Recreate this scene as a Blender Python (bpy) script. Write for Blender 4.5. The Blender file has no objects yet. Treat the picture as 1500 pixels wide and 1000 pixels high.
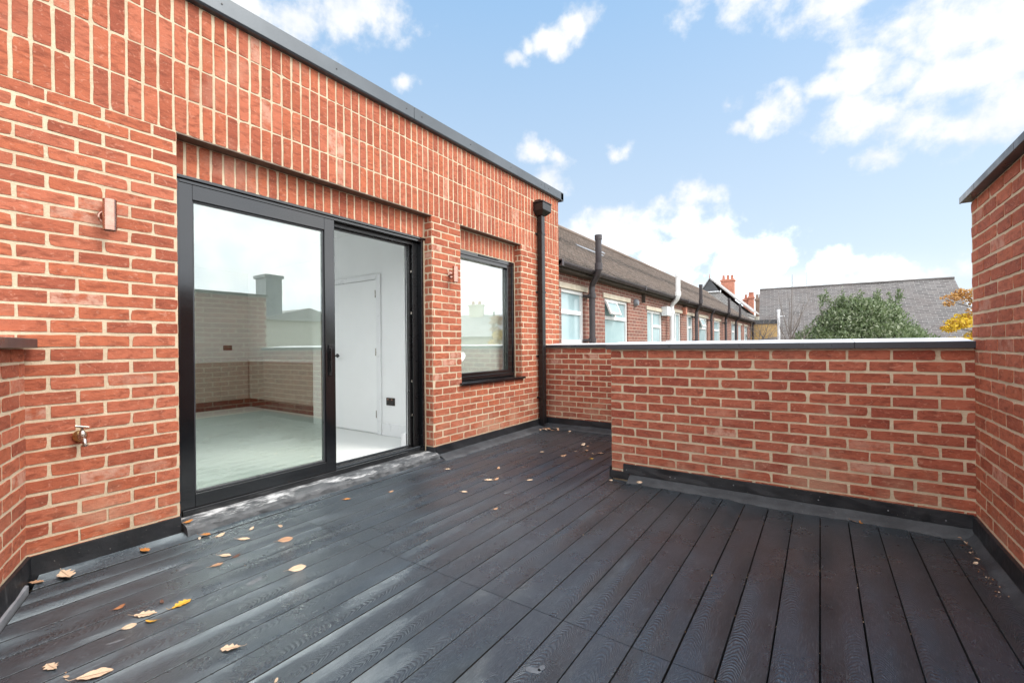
import bpy, math, random
import numpy as np
from mathutils import Vector, Matrix
R_=math.radians
scn=bpy.context.scene
# ---------------------------------------------------------------- camera
cam_d=bpy.data.cameras.new('camera'); cam=bpy.data.objects.new('camera',cam_d); scn.collection.objects.link(cam)
scn.camera=cam
F_PX=653.756; YAW=0.6046; ROLL=0.0098; CAMZ=1.1695
cam_d.sensor_width=36; cam_d.sensor_fit='HORIZONTAL'; cam_d.lens=36*F_PX/1500
cam_d.shift_y=5.668/1500; cam_d.clip_start=.05; cam_d.clip_end=2000
cam.matrix_world=Matrix.Translation((0,0,CAMZ))@Matrix.Rotation(YAW,4,'Z')@Matrix.Rotation(math.pi/2,4,'X')@Matrix.Rotation(-ROLL,4,'Z')
scn.view_settings.view_transform='Standard'; scn.view_settings.look='None'; scn.view_settings.gamma=1
scn.view_settings.exposure=0.84
scn.render.engine='CYCLES'; scn.cycles.max_bounces=8; scn.cycles.diffuse_bounces=4; scn.cycles.transparent_max_bounces=12
scn.cycles.use_denoising=True; scn.cycles.sample_clamp_indirect=6
# ---------------------------------------------------------------- node helper
class NT:
    def __init__(s,tree): s.t=tree; s.n=tree.nodes; s.l=tree.links
    def node(s,typ,props=None,**ins):
        nd=s.n.new(typ)
        for k,v in (props or {}).items(): setattr(nd,k,v)
        for k,v in ins.items():
            key=k[1:] if k[0]=='i' and k[1:].isdigit() else k.replace('_',' ')
            sock=nd.inputs[int(key)] if key.isdigit() else nd.inputs[key]
            s.set(sock,v)
        return nd
    def set(s,sock,v):
        if isinstance(v,bpy.types.NodeSocket): s.l.new(v,sock)
        elif isinstance(v,bpy.types.Node): s.l.new(v.outputs[0],sock)
        else:
            if sock.type=='RGBA' and len(v)==3: v=(*v,1)
            sock.default_value=v
    def math(s,op,a,b=0.0,clamp=False):
        return s.node('ShaderNodeMath',dict(operation=op,use_clamp=clamp),i0=a,i1=b).outputs[0]
    def ramp(s,v,a,b,c=0.0,d=1.0,smooth=True):
        n=s.node('ShaderNodeMapRange',dict(interpolation_type='SMOOTHSTEP' if smooth else 'LINEAR'),i0=v,i1=a,i2=b,i3=c,i4=d); return n.outputs[0]
    def mix(s,f,a,b,mode='MIX'):
        n=s.n.new('ShaderNodeMix'); n.data_type='RGBA'; n.blend_type=mode
        s.set(n.inputs[0],f); s.set(n.inputs[6],a); s.set(n.inputs[7],b); return n.outputs[2]
    def noise(s,vec,scale,detail=4,rough=.55,dist=0.0):
        return s.node('ShaderNodeTexNoise',None,Vector=vec,Scale=scale,Detail=detail,Roughness=rough,Distortion=dist).outputs[0]
    def mapping(s,vec,scale=(1,1,1),loc=(0,0,0),rot=(0,0,0)):
        return s.node('ShaderNodeMapping',None,Vector=vec,Location=loc,Rotation=rot,Scale=scale).outputs[0]
    def bump(s,h,strength=.5,dist=.01,normal=None):
        n=s.node('ShaderNodeBump',None,Height=h,Strength=strength,Distance=dist)
        if normal is not None: s.set(n.inputs['Normal'],normal)
        return n.outputs[0]
# ---------------------------------------------------------------- world: sky with clouds
SUN_EL=R_(48); SUN_AZ_VEC=Vector((.80,.30,0)).normalized()
w=bpy.data.worlds.new('World'); scn.world=w; w.use_nodes=True
w.cycles.sampling_method='MANUAL'; w.cycles.sample_map_resolution=1024
T=NT(w.node_tree); T.n.clear()
sky=T.node('ShaderNodeTexSky',dict(sky_type='NISHITA',sun_disc=False,sun_elevation=SUN_EL,
      sun_rotation=math.atan2(SUN_AZ_VEC.x,SUN_AZ_VEC.y),air_density=1.0,dust_density=1.2,ozone_density=1.0))
tc=T.node('ShaderNodeTexCoord').outputs['Generated']
sp=T.node('ShaderNodeSeparateXYZ',None,Vector=tc)
C_,S_=math.cos(YAW),math.sin(YAW)
rx=T.math('ADD',T.math('MULTIPLY',sp.outputs[0],C_),T.math('MULTIPLY',sp.outputs[1],S_))
fy=T.math('ADD',T.math('MULTIPLY',sp.outputs[0],-S_),T.math('MULTIPLY',sp.outputs[1],C_))
az=T.math('ARCTAN2',rx,fy)
el=T.math('ARCSINE',sp.outputs[2])
q=T.node('ShaderNodeCombineXYZ',None,X=az,Y=T.math('MULTIPLY',el,1.6),Z=0.0).outputs[0]
# gentle wobble of the coordinates so the cloud banks get billowing edges
wob=T.node('ShaderNodeTexNoise',None,Vector=tc,Scale=9.0,Detail=3.0,Roughness=.6).outputs[1]
wv=T.node('ShaderNodeVectorMath',dict(operation='MULTIPLY_ADD'),i0=wob,i1=(.11,.11,0),i2=(-.055,-.055,0)).outputs[0]
q2=T.node('ShaderNodeVectorMath',dict(operation='ADD'),i0=q,i1=wv).outputs[0]
CL=[(-0.521,0.927,0.071),(-0.437,0.943,0.073),(-0.332,0.994,0.071),(-0.255,0.991,0.051),(-0.45,0.871,0.041),(-0.565,0.944,0.065),(-0.647,0.971,0.113),(0.082,0.969,0.041),(0.14,1.0,0.043),(0.034,0.952,0.027),(0.009,0.915,0.021),(0.113,0.947,0.028),(-0.224,0.847,0.02),(0.238,0.647,0.023),(0.05,0.632,0.045),(0.098,0.613,0.036),(0.072,0.568,0.043),(0.459,0.723,0.019),(0.384,0.998,0.053),(0.52,0.94,0.053),(0.627,0.876,0.059),(0.72,0.806,0.063),(0.8,0.734,0.063),(0.863,0.723,0.071),(0.944,0.671,0.085),(0.483,0.658,0.028),(0.524,0.671,0.039),(0.568,0.68,0.039),(0.611,0.688,0.038),(0.651,0.694,0.037),(0.667,0.741,0.036),(0.641,0.608,0.042),(0.692,0.601,0.05),(0.724,0.672,0.043),(0.761,0.637,0.054),(0.807,0.624,0.047),(0.842,0.644,0.044),(0.744,0.552,0.052),(0.807,0.521,0.056),(0.855,0.538,0.066),(0.705,0.501,0.028),(0.916,0.541,0.088),(0.394,0.471,0.042),(0.347,0.391,0.068),(0.27,0.368,0.069),(0.198,0.397,0.054),(0.412,0.348,0.053),(0.366,0.3,0.086),(0.516,0.274,0.05),(0.55,0.242,0.043),(0.48,0.221,0.059),(0.653,0.224,0.031),(0.624,0.2,0.046),(0.726,0.183,0.041),(0.783,0.172,0.04),(0.154,0.378,0.053)]
m=None
for a,e,r in CL:
    d=T.node('ShaderNodeVectorMath',dict(operation='DISTANCE'),i0=q2,i1=(a,e,0)).outputs['Value']
    v=T.math('SUBTRACT',1.0,T.math('DIVIDE',d,r*(1.62 if (a>.5 and e>.45) else 1.55)))
    m=v if m is None else T.math('SMOOTH_MAX' if False else 'MAXIMUM',m,v)
# general broken cloud all round, thick behind the camera and to its right
fb=T.noise(T.mapping(tc,(1,1,2.2)),2.6,7,.6)
side=T.ramp(T.math('ABSOLUTE',az),.92,1.15)
cover=T.math('SUBTRACT',T.math('MULTIPLY_ADD' if False else 'ADD',T.math('MULTIPLY',fb,2.6),T.math('MULTIPLY',side,2.6)),2.05)
lowband=T.math('MULTIPLY',T.ramp(el,.0,.17,1.0,0.0),T.ramp(az,.1,.25,0.0,.75))
m=T.math('MAXIMUM',m,cover)
detail=T.noise(tc,15.0,9,.60)
mm=T.math('ADD',m,T.math('MULTIPLY',T.math('SUBTRACT',detail,.5),2.7))
cm=T.ramp(mm,.05,.95)
cm=T.math('MAXIMUM',cm,T.math('MULTIPLY',lowband,T.ramp(T.noise(T.mapping(tc,(1,1,4)),6.0,5,.6),.3,.62,.55,1.0)))
shade=T.noise(tc,5.0,6,.6)
skyc=T.node('ShaderNodeVectorMath',dict(operation='MULTIPLY'),i0=sky.outputs[0],i1=(.10,.10,.10)).outputs[0]
haze=T.ramp(el,0.0,.75,1.0,0.0,False)
blue=T.mix(haze,(.20,.37,.585),(.51,.565,.60))
base=T.mix(.72,skyc,blue)
cloud=T.mix(T.ramp(T.math('ADD',shade,T.math('MULTIPLY',T.math('SUBTRACT',detail,.5),.6)),.34,.60),(.50,.53,.57),(.62,.62,.62))
gl=T.ramp(T.math('ABSOLUTE',az),.95,1.3,1.0,2.9)  # clouds beside and behind the view brightened for more light and whiter reflections
cloud=T.node('ShaderNodeVectorMath',dict(operation='SCALE'),i0=cloud,Scale=T.math('ADD',gl,T.math('MULTIPLY',T.math('MULTIPLY',T.ramp(el,.30,.05,0,1),T.ramp(T.math('ABSOLUTE',T.math('SUBTRACT',az,.38)),.42,.15,0,1)),2.2))).outputs[0]
col=T.mix(T.math('MULTIPLY',cm,.93),base,cloud)
col=T.node('ShaderNodeVectorMath',dict(operation='MULTIPLY'),i0=col,i1=(10,10,10)).outputs[0]
bg=T.node('ShaderNodeBackground',None,Color=col,Strength=.1)
wo=T.node('ShaderNodeOutputWorld'); T.l.new(bg.outputs[0],wo.inputs[0])
# ---------------------------------------------------------------- sun (behind thin cloud)
sd=bpy.data.lights.new('sun','SUN'); sd.energy=1.7; sd.angle=R_(22); sd.color=(1,.95,.88)
so=bpy.data.objects.new('sun',sd); scn.collection.objects.link(so)
sdir=Vector((SUN_AZ_VEC.x*math.cos(SUN_EL),SUN_AZ_VEC.y*math.cos(SUN_EL),math.sin(SUN_EL)))
so.rotation_euler=sdir.to_track_quat('Z','Y').to_euler(); so.location=(6,4,12)

# ================================================================ materials
MATS={}
def newmat(name):
    m_=bpy.data.materials.new(name); m_.use_nodes=True; t=NT(m_.node_tree); t.n.clear()
    out=t.node('ShaderNodeOutputMaterial'); bs=t.node('ShaderNodeBsdfPrincipled'); t.l.new(bs.outputs[0],out.inputs[0])
    MATS[name]=m_; return t,bs,out
def P(t,bs,**k):
    for a,v in k.items(): t.set(bs.inputs[a.replace('_',' ')],v)
def obj_co(t): return t.node('ShaderNodeTexCoord').outputs['Object']
def simple(name,c1,c2=None,rough=.6,metal=0.0,scale=8,bstr=.15,bdist=.004,bscale=60,spec=.5,rvar=.12):
    t,bs,_=newmat(name); co=obj_co(t)
    c2=c2 or tuple(x*.75 for x in c1)
    f=t.ramp(t.noise(co,scale,6,.6),.3,.7)
    P(t,bs,Base_Color=t.mix(f,c1,c2),Metallic=metal,Specular_IOR_Level=spec)
    P(t,bs,Roughness=t.ramp(t.noise(co,scale*2.3,5,.6),.3,.7,rough-rvar,min(1,rough+rvar)))
    if bstr: P(t,bs,Normal=t.bump(t.noise(co,bscale,5,.6),bstr,bdist))
    return MATS[name]
def brick_mat(name,c1,c2,c3,dirt=.5):
    t,bs,_=newmat(name)
    at=t.node('ShaderNodeAttribute',dict(attribute_name='bc')); s=t.node('ShaderNodeSeparateColor',None,Color=at.outputs['Color'])
    geo=t.node('ShaderNodeNewGeometry').outputs['Position']
    off=t.node('ShaderNodeVectorMath',dict(operation='MULTIPLY'),i0=at.outputs['Color'],i1=(7,13,5)).outputs[0]
    co=t.node('ShaderNodeVectorMath',dict(operation='ADD'),i0=geo,i1=off).outputs[0]
    c=t.mix(s.outputs[0],c1,c2); c=t.mix(t.math('MULTIPLY',s.outputs[1],s.outputs[1]),c,c3)
    streak=t.noise(t.mapping(co,(14,14,40)),1.0,6,.65,.6)
    c=t.mix(t.ramp(streak,.42,.70,0,.7),c,tuple(x*.55 for x in c2))
    fold=t.noise(t.mapping(co,(22,22,30)),1.0,3,.5,2.2)
    c=t.mix(t.ramp(fold,.58,.70,0,.5),c,(.52,.24,.16))
    # sandy bloom on a few bricks, grit specks and rain marks
    bloom=t.math('MULTIPLY',t.ramp(s.outputs[2],.93,1.0),t.ramp(t.noise(co,16,4,.6),.35,.65))
    c=t.mix(bloom,c,(.52,.30,.22))
    spk=t.ramp(t.noise(co,210,3,.6),.68,.76); c=t.mix(t.math('MULTIPLY',spk,.45),c,(.62,.45,.33))
    spd=t.ramp(t.noise(co,150,3,.7),.30,.22); c=t.mix(t.math('MULTIPLY',spd,.5),c,(.10,.035,.025))
    big=t.noise(geo,1.7,6,.65)
    c=t.mix(t.ramp(big,.58,.78,0,dirt),c,(.50,.27,.19))
    # mortar smears low on the wall
    z=t.node('ShaderNodeSeparateXYZ',None,Vector=geo).outputs[2]
    low=t.math('MULTIPLY',t.ramp(z,.16,.55,1,0),t.ramp(t.noise(geo,3.1,5,.6),.42,.68))
    c=t.mix(t.math('MULTIPLY',low,.55),c,(.50,.30,.20))
    P(t,bs,Base_Color=c,Roughness=.85,Specular_IOR_Level=.3)
    b1=t.bump(t.noise(t.mapping(co,(30,30,45)),1.0,6,.7,1.2),.9,.0045)
    b2=t.bump(t.noise(co,240,4,.7),.45,.0015,b1)
    P(t,bs,Normal=b2)
    return MATS[name]
brick_mat('red_brick',(.43,.122,.058),(.29,.074,.040),(.44,.135,.075))
brick_mat('shade_brick',(.385,.104,.056),(.25,.057,.036),(.43,.13,.075),.6)  # red_brick darkened, shade of the parapet faces put into the colour
t,bs,_=newmat('mortar'); co=obj_co(t)
f=t.ramp(t.noise(co,5,7,.7),.3,.7)
c=t.mix(f,(.61,.50,.355),(.49,.39,.27)); c=t.mix(t.ramp(t.noise(co,70,4,.6),.55,.72,0,.5),c,(.72,.62,.47))
P(t,bs,Base_Color=c,Roughness=.95,Specular_IOR_Level=.2,Normal=t.bump(t.noise(co,55,6,.7),.9,.006))
simple('dark_steel',(.050,.053,.058),(.035,.036,.040),.38,.0,3,.05,.002,40)
simple('frame_grey',(.0065,.0075,.009),(.005,.0055,.0065),.15,.0,2,.008,.001,40,.75,.04)
simple('coping_top_glare',(.66,.67,.69),(.55,.56,.58),.4,.0,1.6,.05,.003,3)  # near-white colour stands for the sky glare off the coping tops
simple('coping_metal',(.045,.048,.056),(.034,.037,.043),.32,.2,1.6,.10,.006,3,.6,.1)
simple('fascia_metal',(.085,.098,.11),(.065,.075,.085),.36,.40,1.5,.12,.006,2.5,.6,.08)
simple('black_plastic',(.010,.0095,.010),(.008,.0075,.008),.30,0,4,.03,.001,30,.5,.06)
simple('old_pipe',(.055,.045,.048),(.035,.028,.030),.5,0,6,.1,.002,30)
simple('white_upvc',(.80,.80,.79),(.72,.72,.71),.35,0,3,.02,.001,30)
simple('white_wall_paint',(.87,.88,.87),(.85,.86,.85),.65,0,3,.04,.001,80)
simple('white_gloss',(.82,.83,.83),(.78,.79,.79),.35,0,3,.02,.001,30)
simple('pale_floor',(.70,.72,.70),(.68,.70,.68),.38,0,2,0,rvar=.02)
simple('copper',(.50,.30,.235),(.43,.245,.19),.26,1.0,30,.06,.001,200,.5,.05)
simple('brass',(.62,.44,.20),(.38,.25,.12),.35,1.0,40,.25,.002,90)
simple('worn_chrome',(.62,.58,.52),(.30,.25,.20),.28,1.0,60,.25,.002,120)
simple('lintel_steel',(.16,.115,.085),(.10,.07,.05),.6,.1,9,.2,.002,60)
simple('stone_lintel',(.62,.55,.44),(.50,.43,.33),.85,0,6,.25,.004,40)
simple('cream_cladding',(.70,.66,.55),(.60,.56,.46),.8)
simple('terracotta',(.50,.20,.13),(.36,.15,.10),.8,0,9,.3,.01,20)
simple('bark_dark',(.09,.07,.055),(.05,.04,.032),.9,0,12,.6,.02,25)
simple('twig_grey',(.23,.20,.18),(.14,.12,.11),.85,0,20,.3,.004,60)
simple('white_paint',(.78,.79,.80),(.66,.67,.69),.5)
simple('socket_bronze',(.045,.028,.022),(.03,.02,.016),.35,.3)
simple('kitchen_front',(.42,.40,.35),(.38,.36,.31),.4,0,2,0)
simple('paper_white',(.85,.85,.85),(.8,.8,.8),.6,0,3,0)
simple('lead_flashing',(.30,.31,.33),(.20,.21,.23),.5,.2,6)
# membrane upstand: black bitumen with dust scuffs
t,bs,_=newmat('membrane'); co=obj_co(t)
c=t.mix(t.ramp(t.noise(co,3,6,.65),.40,.72),(.008,.009,.011),(.020,.021,.025))
c=t.mix(t.ramp(t.noise(t.mapping(co,(6,6,1.2)),2.2,6,.7),.60,.78,0,.5),c,(.16,.16,.165))
c=t.mix(t.ramp(t.noise(co,90,3,.6),.70,.76,0,.8),c,(.42,.40,.37))
P(t,bs,Base_Color=c,Roughness=t.ramp(t.noise(co,6,5,.6),.3,.7,.32,.6),Normal=t.bump(t.noise(co,14,6,.6),.35,.01))
t,bs,_=newmat('grey_fillet'); co=obj_co(t)
c=t.mix(t.ramp(t.noise(co,4,6,.7),.35,.7),(.022,.024,.028),(.055,.06,.066))
c=t.mix(t.ramp(t.noise(co,60,4,.6),.62,.74,0,.5),c,(.15,.15,.15))
P(t,bs,Base_Color=c,Roughness=.62,Normal=t.bump(t.noise(co,22,6,.7),.5,.008))
t,bs,_=newmat('threshold_slab'); co=obj_co(t)
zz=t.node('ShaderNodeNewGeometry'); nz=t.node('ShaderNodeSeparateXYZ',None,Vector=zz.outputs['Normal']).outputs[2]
wn=t.noise(t.mapping(co,(3,1.2,3)),6,8,.72)
c=t.mix(t.ramp(wn,.35,.6),(.035,.038,.042),(.095,.10,.105))
c=t.mix(t.math('MULTIPLY',t.ramp(nz,.86,.985),t.ramp(t.noise(t.mapping(co,(2,.8,2)),5,8,.75),.46,.66)),c,(.62,.62,.62))  # patchy near-white where faces point up
P(t,bs,Base_Color=c,Roughness=.6,Normal=t.bump(wn,.6,.01))
# embossed composite decking
t,bs,_=newmat('decking')
at=t.node('ShaderNodeAttribute',dict(attribute_name='bc')); s=t.node('ShaderNodeSeparateColor',None,Color=at.outputs['Color'])
uv=t.node('ShaderNodeUVMap',dict(uv_map='uv')).outputs[0]
geo=t.node('ShaderNodeNewGeometry').outputs['Position']
offv=t.node('ShaderNodeVectorMath',dict(operation='MULTIPLY'),i0=at.outputs['Color'],i1=(31,17,0)).outputs[0]
spu=t.node('ShaderNodeSeparateXYZ',None,Vector=uv)      # x along board (m), y across (-.07...07)
alongn=t.noise(t.mapping(t.node('ShaderNodeVectorMath',dict(operation='ADD'),i0=uv,i1=offv).outputs[0],(2.4,9,1)),1.0,3,.5)
yy=t.math('ADD',spu.outputs[1],t.math('MULTIPLY',t.math('SUBTRACT',s.outputs[0],.5),.10))
par=t.math('MULTIPLY',t.math('MULTIPLY',yy,yy),75.0)     # cathedral arches
saw=t.math('ADD',spu.outputs[0],t.math('MULTIPLY',s.outputs[1],3.0))
ph=t.math('ADD',t.math('MULTIPLY',saw,1.45),t.math('ADD',par,t.math('MULTIPLY',alongn,.35)))
g=t.math('SINE',t.math('MULTIPLY',ph,190.0))
fine=t.noise(t.mapping(t.node('ShaderNodeVectorMath',dict(operation='ADD'),i0=uv,i1=offv).outputs[0],(26,230,1)),1.0,4,.6,.4)
gm=t.noise(t.mapping(geo,(5,1.6,1)),1.0,3,.5)
grain=t.math('ADD',t.math('MULTIPLY',g,t.ramp(gm,.36,.62,.15,1.1)),t.math('MULTIPLY',fine,2.6))
h=t.math('ADD',grain,t.math('MULTIPLY',t.noise(geo,260,3,.7),1.6))
blotch=t.noise(geo,2.2,6,.65); 
c=t.mix(t.ramp(blotch,.35,.68),(.016,.022,.028),(.027,.036,.046))
c=t.mix(t.math('MULTIPLY',s.outputs[2],.35),c,(.022,.021,.024))
c=t.mix(t.ramp(fine,.50,.68,0,.5),c,(.095,.105,.115))
c=t.mix(t.ramp(grain,1.2,3.2,0,.45),c,(.095,.105,.115))
dust=t.math('MULTIPLY',t.ramp(t.noise(geo,1.1,5,.6),.45,.7),t.ramp(t.noise(geo,170,4,.7),.5,.66)); c=t.mix(t.math('MULTIPLY',dust,.10),c,(.20,.21,.21))
P(t,bs,Base_Color=c,Roughness=t.ramp(t.noise(geo,3.0,6,.65),.32,.68,.25,.35),Specular_IOR_Level=.5,IOR=2.0,Specular_Tint=(.80,.93,1.0,1),Anisotropic=.75,Tangent=t.node('ShaderNodeCombineXYZ',None,X=1.0,Y=0.0,Z=0.0).outputs[0],
  Normal=t.bump(h,.60,.0014))
simple('under_deck',(.012,.012,.012),(.02,.018,.016),.9,0,5,.4,.01,30)
# glass
def glass(name,tint,fac,ior=1.5,rough=0.0):
    t,bs,out=newmat(name); t.n.remove(bs)
    fr=t.node('ShaderNodeLayerWeight',None,Blend=.5).outputs['Facing']   # 1-cos: same on both faces of the pane
    fc=t.math('ADD',t.math('MULTIPLY',t.math('POWER',fr,4.0),1-fac),fac,True)
    a=t.node('ShaderNodeBsdfTransparent',None,Color=tint); b=t.node('ShaderNodeBsdfGlossy',None,Color=(.95,.97,.97),Roughness=rough)
    co=obj_co(t); t.set(b.inputs['Normal'],t.bump(t.noise(co,1.3,2,.5),.03,.02))
    mx=t.node('ShaderNodeMixShader',None,i0=fc,i1=a.outputs[0],i2=b.outputs[0]); t.l.new(mx.outputs[0],out.inputs[0])
glass('door_glass',(.86,.91,.86),.20)
glass('window_glass',(.93,.96,.94),.22)
simple('far_glass',(.40,.53,.55),(.30,.42,.45),.12,0,1.2,.02,.001,3,.8,.05)
# distance brickwork, tiles, slates: procedural
def far_brick(name,c1,c2,mort,axis,bw=.225,bh=.075,ms=.012):
    t,bs,_=newmat(name); co=obj_co(t); sx=t.node('ShaderNodeSeparateXYZ',None,Vector=co)
    u=t.node('ShaderNodeCombineXYZ',None,X=sx.outputs[axis],Y=sx.outputs[2],Z=0.0).outputs[0]
    wob=t.node('ShaderNodeTexNoise',None,Vector=co,Scale=14.0,Detail=2.0).outputs[1]
    u2=t.node('ShaderNodeVectorMath',dict(operation='MULTIPLY_ADD'),i0=wob,i1=(.012,.008,0),i2=u).outputs[0]
    b=t.node('ShaderNodeTexBrick',dict(offset=.5),Vector=u2,Color1=c1,Color2=c2,Mortar=mort,Scale=1.0,Mortar_Size=ms*.5,Mortar_Smooth=.3,Bias=0.0,Brick_Width=bw,Row_Height=bh)
    c=t.mix(t.ramp(t.noise(co,1.2,6,.65),.35,.75,0,.35),b.outputs[0],tuple(x*.5 for x in c2))
    c=t.mix(t.ramp(t.noise(co,35,4,.6),.5,.75,0,.35),c,tuple(min(1,x*1.6) for x in c1))
    hh=t.math('ADD',t.math('MULTIPLY',b.outputs[1],-1.0),t.math('MULTIPLY',t.noise(co,60,4,.6),.5))
    P(t,bs,Base_Color=c,Roughness=.9,Normal=t.bump(hh,.7,.012)); return MATS[name]
far_brick('neighbour_brick',(.27,.105,.075),(.17,.075,.058),(.50,.42,.33),1)
far_brick('neighbour_brick_end',(.27,.105,.075),(.17,.075,.058),(.50,.42,.33),0)
far_brick('yellow_brick',(.58,.38,.15),(.46,.28,.10),(.52,.42,.28),0)
far_brick('grey_tile_hung',(.40,.385,.37),(.30,.29,.28),(.09,.09,.09),0,.2,.12,.02)
far_brick('house_brick',(.30,.22,.17),(.24,.17,.13),(.42,.37,.3),1)
def roof_mat(name,c1,c2,c3,bw,bh,gap,axis_u,axis_v,ms=.02,moss=.4):
    t,bs,_=newmat(name); uv=t.node('ShaderNodeUVMap',dict(uv_map='uv')).outputs[0]; co=obj_co(t)
    wob=t.node('ShaderNodeTexNoise',None,Vector=co,Scale=3.0,Detail=4.0).outputs[1]
    u2=t.node('ShaderNodeVectorMath',dict(operation='MULTIPLY_ADD'),i0=wob,i1=(.05,.05,0),i2=uv).outputs[0]
    b=t.node('ShaderNodeTexBrick',dict(offset=.5),Vector=u2,Color1=c1,Color2=c2,Mortar=gap,Scale=1.0,Mortar_Size=ms,Mortar_Smooth=.2,Bias=0.0,Brick_Width=bw,Row_Height=bh)
    c=t.mix(t.ramp(t.noise(co,.8,7,.7),.35,.72,0,.5),b.outputs[0],c3)
    c=t.mix(t.ramp(t.noise(co,14,5,.7),.5,.7,0,moss),c,tuple(x*1.5 for x in c1))
    c=t.mix(t.ramp(t.noise(co,9,5,.7),.56,.7,0,moss),c,tuple(x*.45 for x in c2))
    P(t,bs,Base_Color=c,Roughness=.85,Normal=t.bump(t.math('ADD',t.math('MULTIPLY',b.outputs[1],-1.5),t.noise(co,24,5,.7)),.8,.03))
roof_mat('plain_tiles',(.205,.155,.125),(.125,.098,.082),(.15,.12,.098),.17,.124,(.05,.042,.036),0,1,.012,.5)
roof_mat('slates',(.145,.135,.130),(.072,.067,.067),(.125,.100,.092),.45,.15,(.27,.26,.25),0,1,.014,.5)
roof_mat('pale_slates',(.42,.40,.39),(.34,.33,.32),(.36,.34,.33),.3,.2,(.2,.2,.2),0,1,.02,.3)
def leaf_mat(name,c1,c2,c3,tr=.25,rough=.5):
    t,bs,_=newmat(name); at=t.node('ShaderNodeAttribute',dict(attribute_name='bc')); s=t.node('ShaderNodeSeparateColor',None,Color=at.outputs['Color'])
    c=t.mix(s.outputs[0],c1,c2); c=t.mix(t.ramp(s.outputs[1],.75,.95),c,c3)
    P(t,bs,Base_Color=c,Roughness=rough,Transmission_Weight=0.0,Subsurface_Weight=0.0)
    tl=t.node('ShaderNodeBsdfTranslucent',None,Color=c); mx=t.node('ShaderNodeMixShader',None,i0=tr,i1=bs.outputs[0],i2=tl.outputs[0])
    out=[n for n in t.n if n.type=='OUTPUT_MATERIAL'][0]; t.l.new(mx.outputs[0],out.inputs[0])
leaf_mat('evergreen_leaf',(.095,.14,.06),(.18,.23,.11),(.42,.46,.32),.3,.35)
leaf_mat('yellow_leaf',(.66,.46,.035),(.80,.60,.07),(.42,.22,.05),.35)
leaf_mat('rust_leaf',(.42,.20,.07),(.60,.36,.10),(.25,.11,.05),.3)
def fallen(name,c1,c2):
    t,bs,_=newmat(name); co=obj_co(t)
    f=t.ramp(t.noise(co,45,5,.65),.3,.7)
    uv=t.node('ShaderNodeUVMap',dict(uv_map='uv')).outputs[0]; sx=t.node('ShaderNodeSeparateXYZ',None,Vector=uv)
    ay=t.math('ABSOLUTE',sx.outputs[1])
    vein=t.math('ABSOLUTE',t.math('SINE',t.math('MULTIPLY',t.math('SUBTRACT',sx.outputs[0],t.math('MULTIPLY',ay,.8)),22.0)))
    vn=t.math('MAXIMUM',t.ramp(vein,.0,.22,1,0),t.ramp(ay,.0,.035,1,0))
    c=t.mix(f,c1,c2); c=t.mix(t.math('MULTIPLY',vn,.45),c,tuple(x*.45 for x in c2))
    c=t.mix(t.ramp(t.noise(co,160,3,.6),.62,.7,0,.6),c,tuple(x*.4 for x in c2))
    P(t,bs,Base_Color=c,Roughness=.6,Normal=t.bump(t.math('SUBTRACT',f,vn),.5,.001))
fallen('leaf_pale',(.80,.62,.44),(.66,.46,.30)); fallen('leaf_tan',(.56,.34,.20),(.42,.23,.13)); fallen('leaf_orange',(.62,.27,.06),(.46,.17,.04))
fallen('leaf_yellow',(.84,.50,.06),(.72,.36,.04)); fallen('leaf_brown',(.18,.08,.05),(.10,.05,.03)); fallen('leaf_rust',(.50,.22,.09),(.36,.14,.06))
# earth, seen nowhere directly but there
simple('garden_ground',(.10,.12,.06),(.14,.12,.09),.95,0,.3,.4,.05,3)
simple('added_backing_white',(.74,.77,.74),(.71,.74,.71),.8,0,2,0)  # for the pale sheet added behind the window pane
simple('white_sticker',(.85,.87,.87),(.85,.87,.87),.5,0,3,0)
MT=MATS
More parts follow.
